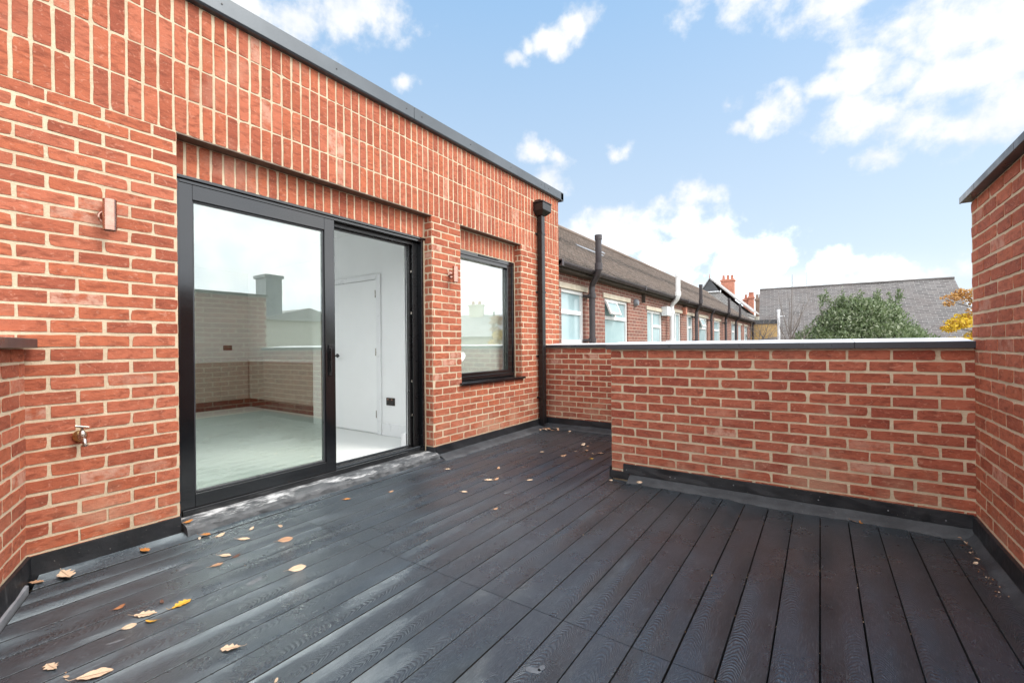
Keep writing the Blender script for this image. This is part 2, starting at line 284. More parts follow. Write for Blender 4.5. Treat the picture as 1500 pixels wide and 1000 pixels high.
# ================================================================ mesh builder
class MB:
    def __init__(s): s.v=[]; s.f=[]; s.m=[]; s.mats=[]; s.col=[]; s.uv=[]; s.smooth=[]
    def mi(s,mat):
        if mat not in s.mats: s.mats.append(mat)
        return s.mats.index(mat)
    def add(s,vs,fs,mat,col=None,uvs=None,smooth=False):
        o=len(s.v); s.v.extend([tuple(p) for p in vs]); k=s.mi(mat)
        c=col or (.5,.5,.5)
        s.col.extend([c]*len(vs)); s.uv.extend(uvs if uvs is not None else [(0,0)]*len(vs))
        for f in fs: s.f.append(tuple(i+o for i in f)); s.m.append(k); s.smooth.append(smooth)
    def box(s,x0,x1,y0,y1,z0,z1,mat,M=None):
        vs=[(x,y,z) for z in (z0,z1) for x,y in ((x0,y0),(x1,y0),(x1,y1),(x0,y1))]
        if M: vs=[tuple(M@Vector(p)) for p in vs]
        s.add(vs,[(0,3,2,1),(4,5,6,7),(0,1,5,4),(1,2,6,5),(2,3,7,6),(3,0,4,7)],mat)
    def prism(s,poly,axis,a,b,mat,M=None,uvf=None):
        # poly = list of 2-D points extruded along axis from a to b
        def mk(p,t): 
            return {0:(t,p[0],p[1]),1:(p[0],t,p[1]),2:(p[0],p[1],t)}[axis]
        n=len(poly); vs=[mk(p,a) for p in poly]+[mk(p,b) for p in poly]
        if M: vs=[tuple(M@Vector(p)) for p in vs]
        fs=[tuple(range(n)),tuple(range(2*n-1,n-1,-1))]+[(i,i+n,(i+1)%n+n,(i+1)%n) for i in range(n)]
        s.add(vs,fs,mat)
    def quad(s,a,b,c,d,mat,uv=None): s.add([a,b,c,d],[(0,1,2,3)],mat,uvs=uv)
    def tube(s,pts,r,mat,n=12,cap=True,r2=None):
        pts=[Vector(p) for p in pts]; rs=r if isinstance(r,(list,tuple)) else [r]*len(pts)
        vs=[];fs=[]; up=None
        for i,p in enumerate(pts):
            d=(pts[min(i+1,len(pts)-1)]-pts[max(i-1,0)]).normalized()
            if up is None:
                up=Vector((0,0,1)) if abs(d.z)<.9 else Vector((1,0,0))
            a=d.cross(up).normalized(); b=a.cross(d).normalized(); up=b
            for k in range(n):
                th=2*math.pi*k/n; vs.append(p+a*(math.cos(th)*rs[i])+b*(math.sin(th)*rs[i]))
        for i in range(len(pts)-1):
            for k in range(n): fs.append((i*n+k,i*n+(k+1)%n,(i+1)*n+(k+1)%n,(i+1)*n+k))
        s.add(vs,fs,mat,smooth=True)
        if cap:
            s.add(vs[:n],[tuple(range(n))],mat); s.add(vs[-n:],[tuple(range(n-1,-1,-1))],mat)
    def build(s,name,parent=None,bevel=0,world=True):
        me=bpy.data.meshes.new(name); me.from_pydata(s.v,[],s.f)
        for mt in s.mats: me.materials.append(MT[mt])
        me.polygons.foreach_set('material_index',s.m); me.polygons.foreach_set('use_smooth',s.smooth)
        ca=me.color_attributes.new('bc','FLOAT_COLOR','POINT')
        arr=np.ones((len(s.v),4),dtype=np.float32); arr[:,:3]=np.array(s.col,dtype=np.float32).reshape(-1,3); ca.data.foreach_set('color',arr.ravel())
        if any(u!=(0,0) for u in s.uv[:50000]):
            ul=me.uv_layers.new(name='uv'); li=np.zeros(len(me.loops),dtype=np.int32); me.loops.foreach_get('vertex_index',li)
            ul.data.foreach_set('uv',np.array(s.uv,dtype=np.float32)[li].ravel())
        me.validate(); me.update()
        o=bpy.data.objects.new(name,me); scn.collection.objects.link(o)
        if parent is not None:
            o.parent=parent; 
            if world: o.matrix_parent_inverse=parent_world(parent).inverted()
        if bevel:
            b=o.modifiers.new('bevel','BEVEL'); b.width=bevel; b.segments=2; b.limit_method='ANGLE'; b.angle_limit=R_(40)
        return o
def parent_world(o):
    M=Matrix.Translation(o.location)@o.rotation_euler.to_matrix().to_4x4()@Matrix.Diagonal((*o.scale,1))
    return (parent_world(o.parent)@o.matrix_parent_inverse@M) if o.parent else M
def tag(o,label=None,cat=None,group=None,kind=None):
    if label: o['label']=label
    if cat: o['category']=cat
    if group: o['group']=group
    if kind: o['kind']=kind
    return o
def empty(name,loc,label,cat,group=None):
    o=bpy.data.objects.new(name,None); scn.collection.objects.link(o); o.location=loc; o.empty_display_size=.1
    return tag(o,label,cat,group)
# ---------------------------------------------------------------- brick generator
def brick(mb,O,U,Z,N,a0,a1,b0,b1,rng,mat,jit=.0013):
    """one brick face between a0..a1 along U and b0..b1 along Z, standing 3 mm out of the mortar, ragged edges"""
    L=a1-a0; Hh=b1-b0
    if L<.012 or Hh<.012: return
    nu=max(2,int(L/.022)); nz=max(2,int(Hh/.022))
    e=.0016
    us=[0,e]+[e+(L-2*e)*i/nu for i in range(1,nu)]+[L-e,L]
    zs=[0,e]+[e+(Hh-2*e)*i/nz for i in range(1,nz)]+[Hh-e,Hh]
    nU,nZ=len(us),len(zs)
    du=rng.normal(0,jit,(2,nZ)); dz=rng.normal(0,jit,(2,nU))
    for q_ in (du,dz):
        q_[:,1:-1]=.5*q_[:,1:-1]+.25*(q_[:,:-2]+q_[:,2:])
    du+=rng.normal(0,jit*.6,(2,1)); dz+=rng.normal(0,jit*.6,(2,1)); 
    tilt=rng.normal(0,.0004,3)
    ch=[rng.random()*.006 if rng.random()<.30 else .0004 for _ in range(4)]
    vs=[]
    for j,z in enumerate(zs):
        for i,u in enumerate(us):
            s_,t_=u/L,z/Hh
            uu=u+du[0,j]*(1-s_)+du[1,j]*s_; zz=z+dz[0,i]*(1-t_)+dz[1,i]*t_
            edge=(i in (0,nU-1)) or (j in (0,nZ-1))
            if edge: dd=-.004
            else: dd=.0030+rng.normal(0,.00028)+tilt[0]+tilt[1]*(s_-.5)*2+tilt[2]*(t_-.5)*2
            # rounded corners
            for k,(ci,cj) in enumerate(((0,0),(1,0),(0,1),(1,1))):
                if (i<=1 if ci==0 else i>=nU-2) and (j<=1 if cj==0 else j>=nZ-2):
                    uu+=ch[k]*(1 if ci==0 else -1); zz+=ch[k]*(1 if cj==0 else -1)
            p=O+U*(a0+uu)+Z*(b0+zz)+N*dd
            vs.append((p.x,p.y,p.z))
    fs=[(j*nU+i,j*nU+i+1,(j+1)*nU+i+1,(j+1)*nU+i) for j in range(nZ-1) for i in range(nU-1)]
    mb.add(vs,fs,mat,(rng.random(),rng.random(),rng.random()),smooth=False)
def stretcher(mb,O,U,N,u0,u1,z0,z1,phase=0.0,seed=1,mat='red_brick',zbase=None,ch=.075,L=.225,J=.0125,swap=0,holes=()):
    rng=np.random.default_rng(seed); Z=Vector((0,0,1)); U=Vector(U); N=Vector(N); O=Vector(O)
    zb=z0 if zbase is None else zbase
    k=int(math.floor((z0-zb)/ch+1e-6)); 
    while zb+k*ch<z1-1e-4:
        c0=zb+k*ch+J; c1=zb+(k+1)*ch
        off=phase+(L/2 if (k+swap)%2 else 0)
        n=int(math.floor((u0-off)/L))
        wob=rng.normal(0,.002)
        while off+n*L<u1:
            a0=off+n*L+J/2+rng.normal(0,.002); a1=off+(n+1)*L-J/2+rng.normal(0,.002)
            a0=max(a0,u0);a1=min(a1,u1); b0=max(c0+wob*.5,z0);b1=min(c1+wob*.5,z1)
            if a1>a0+.02 and b1>b0+.012:
                segs=[(a0,a1,b0,b1)]
                for (h0,h1,hz0,hz1) in holes:
                    out=[]
                    for (p0,p1,r0,r1) in segs:
                        if p1<=h0 or p0>=h1 or r1<=hz0+.004 or r0>=hz1-.004: out.append((p0,p1,r0,r1)); continue
                        if r0<hz0-.02: out.append((p0,p1,r0,hz0)); continue
                        if r1>hz1+.02 and r0<hz1: out.append((p0,p1,hz1,r1)); continue
                        if p0<h0-.02: out.append((p0,h0,r0,r1))
                        if p1>h1+.02: out.append((h1,p1,r0,r1))
                    segs=out
                for sg in segs: brick(mb,O,U,Z,N,*sg,rng,mat)
            n+=1
        k+=1
def soldier(mb,O,U,N,u0,u1,z0,z1,phase=0.0,seed=1,mat='red_brick',rows=.2250,w=.0755,J=.0125,holes=()):
    rng=np.random.default_rng(seed); Z=Vector((0,0,1)); U=Vector(U); N=Vector(N); O=Vector(O)
    k=0
    while z0+k*rows<z1-.02:
        c0=z0+k*rows; c1=min(z0+(k+1)*rows-J*.75,z1); n=int(math.floor((u0-phase)/w))
        while phase+n*w<u1:
            a0=max(phase+n*w+J/2+rng.normal(0,.0015),u0); a1=min(phase+(n+1)*w-J/2+rng.normal(0,.0015),u1)
            if a1>a0+.02: brick(mb,O,U,Z,N,a0,a1,c0,c1,rng,mat)
            n+=1
        k+=1
V=Vector
# ================================================================ dimensions
XM=-3.29; YE=6.035; YS=-2.2
DY0,DY1=1.105,3.321; WY0,WY1=3.767,4.990
ZSK=.129; ZSO=2.519; ZF=3.372; ZWS=.735; XI=-3.39
XR=.758; YN=3.751; YF=5.626
LD=V((.932,-.363,0)).normalized(); LC=V((XM,.451,0)); LN=V((LD.y,-LD.x,0))*-1   # left parapet direction, facing +x/+y
LN=V((.363,.932,0)).normalized()
# ================================================================ main building
bld=empty('brick_building',(XM,3,0),'new red brick extension with banded soldier brickwork, dark sliding doors and one window','building')
mb=MB(); O=V((XM,0,0)); UY=(0,1,0); NX=(1,0,0)
holes=[(DY0,DY1,0,ZSO),(WY0,WY1,ZWS,ZSO)]
stretcher(mb,O,UY,NX,YS,YE,ZSK-.075,ZSO-.003,phase=.766-.006,seed=3,zbase=ZSO-.0747*32,ch=.0747,swap=1,holes=holes)
soldier(mb,O,UY,NX,YS,YE,ZSO+.002,ZF-.002,phase=.412,seed=5)
O2=V((XM-.1,0,0))
soldier(mb,O2,UY,NX,DY0,DY1,2.293,ZSO,phase=.430,seed=7)
soldier(mb,O2,UY,NX,WY0,WY1,2.285,ZSO,phase=.412,seed=8)
for yy_,nn in ((DY1,-1),(DY0,1)):
    stretcher(mb,V((XM-.1,yy_,0)),(1,0,0),(0,nn,0),0,.1-.002,ZSK-.07,ZSO-.003,phase=-.2,seed=9+nn,zbase=ZSO-.0747*32,ch=.0747,L=.5)
for yy_,nn in ((WY1,-1),(WY0,1)):
    stretcher(mb,V((XM-.1,yy_,0)),(1,0,0),(0,nn,0),0,.1-.002,ZWS+.01,ZSO-.003,phase=-.2,seed=12+nn,zbase=ZSO-.0747*32,ch=.0747,L=.5)
stretcher(mb,V((XM,YE,0)),(-1,0,0),(0,1,0),.0,3.0,-.6,ZSO,phase=.1,seed=15,zbase=ZSO-.0747*40,ch=.0747)
soldier(mb,V((XM,YE,0)),(-1,0,0),(0,1,0),0,3.0,ZSO+.002,ZF-.002,phase=.01,seed=16)
# mortar body (outer leaf)
xb=XM-.10; e=.0005
def core(x0,x1,y0,y1,z0,z1): mb.box(x0,x1,y0,y1,z0,z1,'mortar')
core(xb,XM,YS,DY0,-1,ZSO); core(xb,XM,DY1,WY0,-1,ZSO); core(xb,XM,WY1,YE,-1,ZSO)
core(xb,XM,DY0,DY1,-1,.02); core(xb,XM,WY0,WY1,-1,ZWS)
core(xb,XM,YS,YE,ZSO,ZF)
# backing wall (inner leaf), behind frames
def back(y0,y1,z0,z1): mb.box(-3.57,xb,y0,y1,z0,z1,'mortar')
back(YS,DY0+.03,-1,3.3); back(DY1-.02,WY0+.02,-1,3.3); back(WY1-.02,YE,-1,3.3)
back(DY0+.03,DY1-.02,2.285,3.3); back(DY0+.03,DY1-.02,-1,.075); back(WY0+.02,WY1-.02,2.278,3.3); back(WY0+.02,WY1-.02,-1,.76)
mb.box(XM-3.0,-3.57,YE-.3,YE,-1,ZF,'mortar')
wall=mb.build('wall',bld)
# lintel angle under the soldiers
mb=MB()
for a,b_ in ((DY0,DY1),(WY0,WY1)): 
    mb.box(XM-.098,XM+.004,a+.001,b_-.001,ZSO-.0085,ZSO-.0005,'lintel_steel')
mb.build('lintel',bld)
# roof with fascia
mb=MB()
mb.box(-9.3,-8.6,YS,YE-.001,3.30,3.36,'lead_flashing'); mb.box(-4.0,-3.58,YS,3.95,3.30,3.36,'lead_flashing'); mb.box(-4.0,-3.58,5.55,YE-.001,3.30,3.36,'lead_flashing')
mb.box(-8.6,-4.0,YS,-.4,3.30,3.36,'lead_flashing'); mb.box(-8.6,-4.5,1.8,YE-.001,3.30,3.36,'lead_flashing'); mb.box(-4.5,-4.0,1.8,3.95,3.30,3.36,'lead_flashing'); mb.box(-4.5,-4.0,5.55,YE-.001,3.30,3.36,'lead_flashing')  # openings left in this unseen roof, added to bring daylight into the rooms
roof=mb.build('roof',bld)
mb=MB(); yy0=YS
for k,y1_ in enumerate((.55,3.05,5.55,YE+.085)):
    x1=XM+.055; 
    mb.prism([(XM-.3,ZF+.105),(x1,ZF+.128),(x1,ZF+.012),(x1-.012,ZF),(XM+.004,ZF),(XM+.004,ZF+.02),(XM-.3,ZF+.02)],1,yy0,y1_-.0035,'fascia_metal'); yy0=y1_
mb.box(-6.3,XM+.055,YE+.003,YE+.083,ZF,ZF+.115,'fascia_metal')
fas=mb.build('fascia',roof,bevel=.003)
mb=MB()
for yk in (-.4,.45,.62,1.35,2.2,2.95,3.15,3.9,4.7,5.45,5.66):
    mb=MB(); mb.tube([(XM+.054,yk,ZF+.07),(XM+.059,yk,ZF+.07)],.006,'dark_steel',8); mb.build('screw',fas)
# skirting upstand along the wall
mb=MB()
def upst(mb,p,q_,n,z0,z1,th=.012,mat='membrane',seed=0,wig=.004):
    p=V(p);q_=V(q_);n=V(n).normalized(); L=(q_-p).length; k=max(2,int(L/.12)); rg=np.random.default_rng(seed); d=(q_-p)/k
    vs=[]
    for i in range(k+1):
        c=p+d*i; w_=rg.normal(0,wig*.5,3)
        for (o_,z_) in ((0,z1),(.003,z1+.0),(th,z1-.004),(th+.003+w_[0],(z0+z1)/2),(th+.006+w_[1],z0),(0,z0)):
            vs.append(tuple(c+n*o_+V((0,0,z_+w_[2]*.4*(z_>z0+.05)))))
    fs=[(i*6+j,i*6+(j+1)%6,(i+1)*6+(j+1)%6,(i+1)*6+j) for i in range(k) for j in range(6)]
    fs+= [tuple(range(5,-1,-1)),tuple(k*6+j for j in range(6))]
    mb.add(vs,fs,mat)
def fillet(mb,p,q_,n,z0,w0,seed=0,mat='grey_fillet'):
    p=V(p);q_=V(q_);n=V(n).normalized(); L=(q_-p).length; k=max(3,int(L/.06)); rg=np.random.default_rng(seed); d=(q_-p)/k; vs=[]
    for i in range(k+1):
        c=p+d*i; w_=rg.normal(0,.010,2)
        vs+= [tuple(c+n*.008+V((0,0,z0))),tuple(c+n*(w0*.55)+V((0,0,z0*.35+w_[0]*.15+.004))),tuple(c+n*(w0+w_[1])+V((0,0,.004))),tuple(c+n*(w0+w_[1]+.004)+V((0,0,-.02)))]
    fs=[(i*4+j,(i+1)*4+j,(i+1)*4+j+1,i*4+j+1) for i in range(k) for j in range(3)]
    mb.add(vs,fs,mat,smooth=True)
upst(mb,(XM+.004,.451,0),(XM+.004,DY0+.001,0),NX,-.02,ZSK,seed=1)
mb.build('upstand',bld); mb=MB(); upst(mb,(XM+.004,DY1+.03,0),(XM+.004,YF-.003,0),NX,.045,ZSK,seed=2)
mb.box(XM-.095,XM+.014,DY1-.012,DY1-.001,.06,ZSK-.004,'membrane')
mb.box(XM-.095,XM+.0145,DY1-.0125,DY1+.035,.012,ZSK-.001,'membrane')
mb.build('upstand',bld)
mb=MB(); fillet(mb,(XM+.004,DY1+.04,0),(XM+.004,YF-.02,0),NX,.05,.15,seed=3); 
mb.build('membrane_edge',bld)
# threshold slab under the door
mb=MB(); rg=np.random.default_rng(11); k=48; vs=[]
for i in range(k+1):
    y=DY0+.012+(DY1-DY0-.0)*i/k; w_=rg.normal(0,.005,3)
    vs+= [(XM-.099,y,.083),(XM+.005+w_[2]*.3,y,.080+w_[0]*.3),(XM+.060+w_[0],y,.066+w_[1]*.6),(XM+.076+w_[0]*.8,y,.046+w_[1]),(XM+.086+w_[2],y,.004),(XM+.086,y,-.03),(XM-.099,y,-.03)]
fs=[(i*7+j,(i+1)*7+j,(i+1)*7+(j+1)%7,i*7+(j+1)%7) for i in range(k) for j in range(7)]+[tuple(range(7)),tuple(k*7+j for j in range(6,-1,-1))]
mb.add(vs,fs,'threshold_slab'); mb.build('threshold',bld)
# ---- sliding door (part) : outer frame, sash, glass, handle, runners
mb=MB(); z0,z1=.083,2.292; a,b_=DY0+.002,DY1-.002
fx0,fx1=-3.54,-3.392
mb.box(fx0,fx1,a,a+.045,z0,z1,'frame_grey'); mb.box(fx0,fx1,b_-.045,b_,z0,z1,'frame_grey')
mb.box(fx0,fx1,a+.045,b_-.045,z1-.045,z1,'frame_grey'); mb.box(fx0,fx1+.012,a+.045,b_-.045,z0,z0+.04,'frame_grey')
# drip cap over frame
mb.box(fx1-.002,fx1+.018,a+.001,b_-.001,z1-.022,z1-.002,'frame_grey')
# inner stepped jamb and head
for k,(x0,x1,st) in enumerate(((fx0+.01,fx0+.05,.085),(fx0+.062,fx0+.085,.062))):
    mb.box(x0,x1,b_-.045-st+.0,b_-.0455,z0+.04,z1-.0455,'black_plastic'); 
    mb.box(x0,x1,a+.0455,b_-.045-st,z1-.045-st*.55,z1-.0455,'black_plastic')
mb.box(fx0+.012,fx1-.055,a+.046,b_-.13,z0+.0405,z0+.055,'black_plastic')
mb.box(fx0+.018,fx0+.026,a+.046,b_-.135,z0+.055,z0+.068,'fascia_metal'); mb.box(fx1-.045,fx1-.037,a+.046,b_-.046,z0+.0405,z0+.052,'fascia_metal')
sd_=mb.build('sliding_door',bld,bevel=.0025); sd_['label']='dark grey aluminium sliding patio door, right half slid open'
mb=MB(); a2,b2=a+.03,2.272; zz0,zz1=.118,2.258; x0,x1=-3.452,-3.398
s0,s1=1.243-.002,2.168
for (p0,p1,r0,r1) in ((a2,s0-.012,zz0,zz1),(s1+.012,b2,zz0,zz1),(s0-.012,s1+.012,zz0,.212),(s0-.012,s1+.012,2.148,zz1)): mb.box(x0,x1,p0,p1,r0,r1,'frame_grey')
for (p0,p1,r0,r1) in ((s0-.0125,s0,.2125,2.1475),(s1,s1+.0125,.2125,2.1475),(s0,s1,.2125,.226),(s0,s1,2.136,2.1475)): mb.box(x0+.004,x1-.014,p0,p1,r0,r1,'dark_steel')
mb.build('door_sash',sd_,bevel=.003)
mb=MB(); mb.box(-3.430,-3.424,s0+.0005,s1-.0005,.2265,2.1355,'door_glass'); mb.build('glass_pane',sd_)
mb=MB(); mb.box(-3.398,-3.388,2.205,2.232,.93,1.19,'black_plastic'); mb.box(-3.388,-3.372,2.212,2.225,.96,1.16,'black_plastic'); mb.build('door_handle',sd_,bevel=.002)
for zk in (.45,.80,1.50,1.93):
    mb=MB(); mb.box(fx0+.055,fx0+.07,b_-.118,b_-.108,zk,zk+.022,'worn_chrome'); mb.build('lock_keep',sd_,bevel=.002)
# ---- window
mb=MB(); a,b_=WY0+.003,WY1-.003; z0,z1=.768,2.285; fx0,fx1=-3.50,-3.392
mb.box(fx0,fx1,a,a+.055,z0,z1,'frame_grey'); mb.box(fx0,fx1,b_-.055,b_,z0,z1,'frame_grey')
mb.box(fx0,fx1,a+.055,b_-.055,z1-.055,z1,'frame_grey'); mb.box(fx0,fx1,a+.055,b_-.055,z0,z0+.045,'frame_grey')
win=mb.build('window',bld,bevel=.0025); win['label']='tall dark framed window right of the sliding door'
mb=MB(); g0,g1=a+.075+.03,b_-.095-.06; h0,h1=z0+.085,z1-.098; X0,X1=-3.47,-3.402
for (p0,p1,r0,r1) in ((a+.056,g0,z0+.046,z1-.056),(g1,b_-.056,z0+.046,z1-.056),(g0,g1,z0+.046,h0),(g0,g1,h1,z1-.056)): mb.box(X0,X1,p0,p1,r0,r1,'frame_grey')
mb.build('window_sash',win,bevel=.003)
mb=MB(); mb.box(-3.450,-3.444,g0+.0005,g1-.0005,h0+.0005,h1-.0005,'window_glass'); mb.build('glass_pane',win)
mb=MB(); mb.box(-3.391,-3.379,4.22,4.62,2.255,2.272,'black_plastic')
for k in range(9): mb.box(-3.379,-3.376,4.235+k*.042,4.265+k*.042,2.259,2.268,'dark_steel')
mb.build('trickle_vent',win,bevel=.002)
mb=MB(); mb.prism([(-3.50,.752),(-3.50,.768),(-3.262,.757),(-3.252,.752),(-3.252,.728),(-3.258,.728),(-3.262,.742),(-3.50,.742)],1,WY0-.032,WY1+.036,'frame_grey'); mb.build('window_sill',win)
mb=MB(); mb.box(-3.545,-3.540,a+.02,b_-.11,z0+.02,z1-.03,'added_backing_white'); mb.build('added_backing',win)  # pale sheet added behind the pane to give it a milky brightness
mb=MB(); cy,cz=3.965,1.045; rr=.046
mb.prism([(cy-.050,cz+.018),(cy-.028,cz+.048),(cy+.018,cz+.050),(cy+.052,cz+.012),(cy+.038,cz-.020),(cy-.004,cz-.058),(cy-.018,cz-.052)],0,-3.4435,-3.4425,'white_sticker'); mb.build('paper_sticker',win)
# ---- interior
yR=3.57; XS=-5.75; yK=4.25; XB=-9.2; ZC=2.62; ZFl=.098
mb=MB(); wm='white_wall_paint'
mb.box(XS,-3.571,yR,yR+.12,ZFl,ZC,wm); mb.box(XS-.12,XS,yR,yK,ZFl,ZC,wm); mb.box(XB,XS-.12,yK,yK+.12,ZFl,ZC,wm)
mb.box(XB-.12,XB,-.62,yK+.12,ZFl,ZC,wm); mb.box(XB,-3.571,-.74,-.62,ZFl,ZC,wm)
mb.box(-3.585,-3.571,-.62,DY0+.03,ZFl,ZC,wm); mb.box(-3.585,-3.571,DY1-.1,yR,ZFl,ZC,wm); mb.box(-3.585,-3.571,DY0+.03,DY1-.1,2.24,ZC,wm)
mb.box(-3.585,-3.541,DY1-.1,DY1-.085,ZFl,2.24,'white_gloss'); 
# the room behind the window
mb.box(-3.585,-3.571,yR+.12,WY0+.02,ZFl,ZC,wm); mb.box(-3.585,-3.571,WY1-.02,YE-.3,ZFl,ZC,wm)
mb.box(-3.585,-3.571,WY0+.02,WY1-.02,ZFl,.76,wm); mb.box(-3.585,-3.571,WY0+.02,WY1-.02,2.28,ZC,wm)
mb.box(-4.72,-4.62,yR+.12,YE-.42,ZFl,ZC,wm); mb.box(-4.72,-3.586,YE-.42,YE-.305,ZFl,ZC,wm)
iw=mb.build('interior_wall',bld)
mb=MB(); mb.box(XB,-3.571,-.62,YE-.3,.03,ZFl-.001,'pale_floor'); mb.build('interior_floor',bld)
mb=MB()
mb.box(XB,-8.6,-.62,YE-.3,ZC,ZC+.06,wm); mb.box(-4.0,-3.571,-.62,3.95,ZC,ZC+.06,wm); mb.box(-4.5,-3.571,5.55,YE-.3,ZC,ZC+.06,wm); mb.box(-8.6,-4.0,-.62,-.4,ZC,ZC+.06,wm); mb.box(-8.6,-4.0,1.8,3.95,ZC,ZC+.06,wm); mb.box(-8.6,-4.5,3.95,YE-.3,ZC,ZC+.06,wm)
for (x0,x1,y0,y1) in ((-8.65,-8.6,-.45,1.85),(-4.0,-3.95,-.45,1.85),(-8.6,-4.0,-.45,-.4),(-8.6,-4.0,1.8,1.85),(-4.55,-4.5,3.95,5.55),(-4.5,-3.58,3.9,3.95),(-4.5,-3.58,5.55,5.6)): mb.box(x0,x1,y0,y1,ZC+.06,3.299,wm)  # light shafts below the added roof openings, out of view
mb.build('ceiling',bld)
mb=MB(); 
mb.box(-4.385,-3.586,yR-.018,yR-.0005,ZFl,ZFl+.15,'white_gloss'); mb.build('skirting_board',bld,bevel=.004); mb=MB()
mb.box(-3.66,-3.5855,DY1-.105,DY1+.1,ZFl,ZFl+.15,'white_gloss')
mb.build('skirting_board',bld,bevel=.004)
mb=MB(); zt=2.0
mb.box(-4.475,-4.395,yR-.022,yR-.0005,ZFl,zt+.06,'white_gloss'); mb.box(-5.445,-5.365,yR-.022,yR-.0005,ZFl,zt+.06,'white_gloss'); mb.box(-5.365,-4.475,yR-.022,yR-.0005,zt-.005,zt+.06,'white_gloss')
idr=mb.build('interior_door',bld,bevel=.004); idr['label']='plain white interior door seen through the open patio door'
mb=MB(); mb.box(-5.355,-4.482,yR-.014,yR-.002,ZFl+.012,zt-.012,'white_wall_paint'); mb.build('door_leaf',idr,bevel=.003)
mb=MB(); mb.tube([(-5.27,yR-.014,1.055),(-5.27,yR-.075,1.055)],.011,'black_plastic',10); mb.tube([(-5.27,yR-.07,1.055),(-5.16,yR-.07,1.055)],.009,'black_plastic',10); mb.tube([(-5.27,yR-.013,1.055),(-5.27,yR-.022,1.055)],.026,'black_plastic',16); mb.build('door_handle',idr)
for zk in (.30,1.06,1.77):
    mb=MB(); mb.box(-4.483,-4.475,yR-.028,yR-.0145,zk,zk+.09,'worn_chrome'); mb.build('hinge',idr)
mb=MB(); mb.box(-4.31,-4.165,yR-.010,yR-.0005,.465,.555,'socket_bronze')
for k in (0,1):
    cx=-4.275+k*.075; mb.box(cx-.022,cx+.022,yR-.012,yR-.0102,.475,.515,'black_plastic'); mb.box(cx-.007,cx+.007,yR-.016,yR-.0102,.53,.545,'copper')
mb.build('wall_socket',bld)
# kitchen units, a thing of their own in the room
kt=empty('kitchen_units',(-8.4,3,.1),'run of plain kitchen base units seen dimly through the door glass','kitchen units')
mb=MB()
for i in range(8): mb=MB(); mb.box(-8.62,-8.6,.25+i*.465,.71+i*.465,ZFl+.16,.925,'kitchen_front'); mb.build('cabinet_front',kt,bevel=.003)
for i in range(5): mb=MB(); mb.box(-8.60+i*.5,-8.105+i*.5,4.2-.22,4.2-.20,ZFl+.16,.925,'kitchen_front'); mb.build('cabinet_front',kt,bevel=.003)
mb=MB(); mb.box(XB,-8.63,.25,yK,ZFl,.925,'kitchen_front'); mb.box(-8.63,-6.1,4.0,yK,ZFl,.925,'kitchen_front'); mb.build('cabinet_body',kt)
mb=MB(); mb.box(XB,-8.57,.25,yK,.926,.965,'white_gloss'); mb.box(-8.57,-6.08,3.95,yK,.926,.965,'white_gloss'); mb.build('worktop',kt,bevel=.004)
mb=MB(); mb.box(-8.629,-8.625,.25,3.99,ZFl+.001,ZFl+.155,'frame_grey'); mb.box(-8.62,-6.11,3.99,3.999,ZFl+.001,ZFl+.155,'frame_grey'); mb.build('plinth',kt)
mb=MB(); mb.box(XB+.0005,XB+.011,3.80,3.95,1.13,1.22,'socket_bronze'); mb.build('wall_socket',bld)
# ================================================================ wall lights, tap, downpipe
def wall_light(y,z0,z1,label):
    e_=empty('wall_light',(XM,y,(z0+z1)/2),label,'wall light','copper wall lights'); xc=XM+.072; r=.031; zc=(z0+z1)/2
    mb=MB(); mb.tube([(XM+.002,y,zc),(XM+.008,y,zc),(XM+.012,y,zc)],[.038,.038,.030],'copper',28)
    mb.tube([(XM+.012,y,zc),(xc-.025,y,zc)],.013,'copper',14); mb.build('back_plate',e_)
    mb=MB(); mb.tube([(xc,y,z0+.002),(xc,y,z0+.022)],r*.985,'copper',36); mb.tube([(xc,y,z0+.0225),(xc,y,z1-.0225)],r,'copper',36); mb.tube([(xc,y,z1-.022),(xc,y,z1-.002)],r*.985,'copper',36)
    mb.build('lamp_body',e_)
    mb=MB(); mb.tube([(xc,y,z0),(xc,y,z0+.003)],r*.84,'black_plastic',24); mb.build('lens_ring',e_); mb=MB(); mb.tube([(xc,y,z1-.003),(xc,y,z1)],r*.84,'black_plastic',24); mb.build('lens_ring',e_)
wall_light(.768,1.822,1.995,'brushed copper up-and-down wall light on the brickwork left of the sliding door')
wall_light(3.60,1.852,2.022,'small copper wall light on the brick pier between sliding door and window')
tp=empty('garden_tap',(XM,.655,.70),'weathered brass bib tap low on the brick wall left of the door','tap')
ty,tz=.652,.705
mb=MB(); mb.tube([(XM+.001,ty,tz),(XM+.012,ty,tz),(XM+.02,ty,tz)],[.031,.030,.016],'brass',24); mb.build('wall_flange',tp)
mb=MB(); mb.tube([(XM+.018,ty,tz),(XM+.055,ty,tz)],.011,'worn_chrome',14)
mb.tube([(XM+.05,ty,tz-.018),(XM+.05,ty,tz+.006),(XM+.05,ty,tz+.02),(XM+.05,ty,tz+.034)],[.014,.018,.015,.010],'worn_chrome',16)
mb.tube([(XM+.05,ty,tz-.002),(XM+.078,ty,tz-.004),(XM+.094,ty,tz-.014),(XM+.098,ty,tz-.034),(XM+.098,ty,tz-.045)],[.011,.011,.0105,.010,.0115],'worn_chrome',14)
mb.tube([(XM+.098,ty,tz-.036),(XM+.098,ty,tz-.042)],.0145,'worn_chrome',6); mb.build('tap_body',tp)
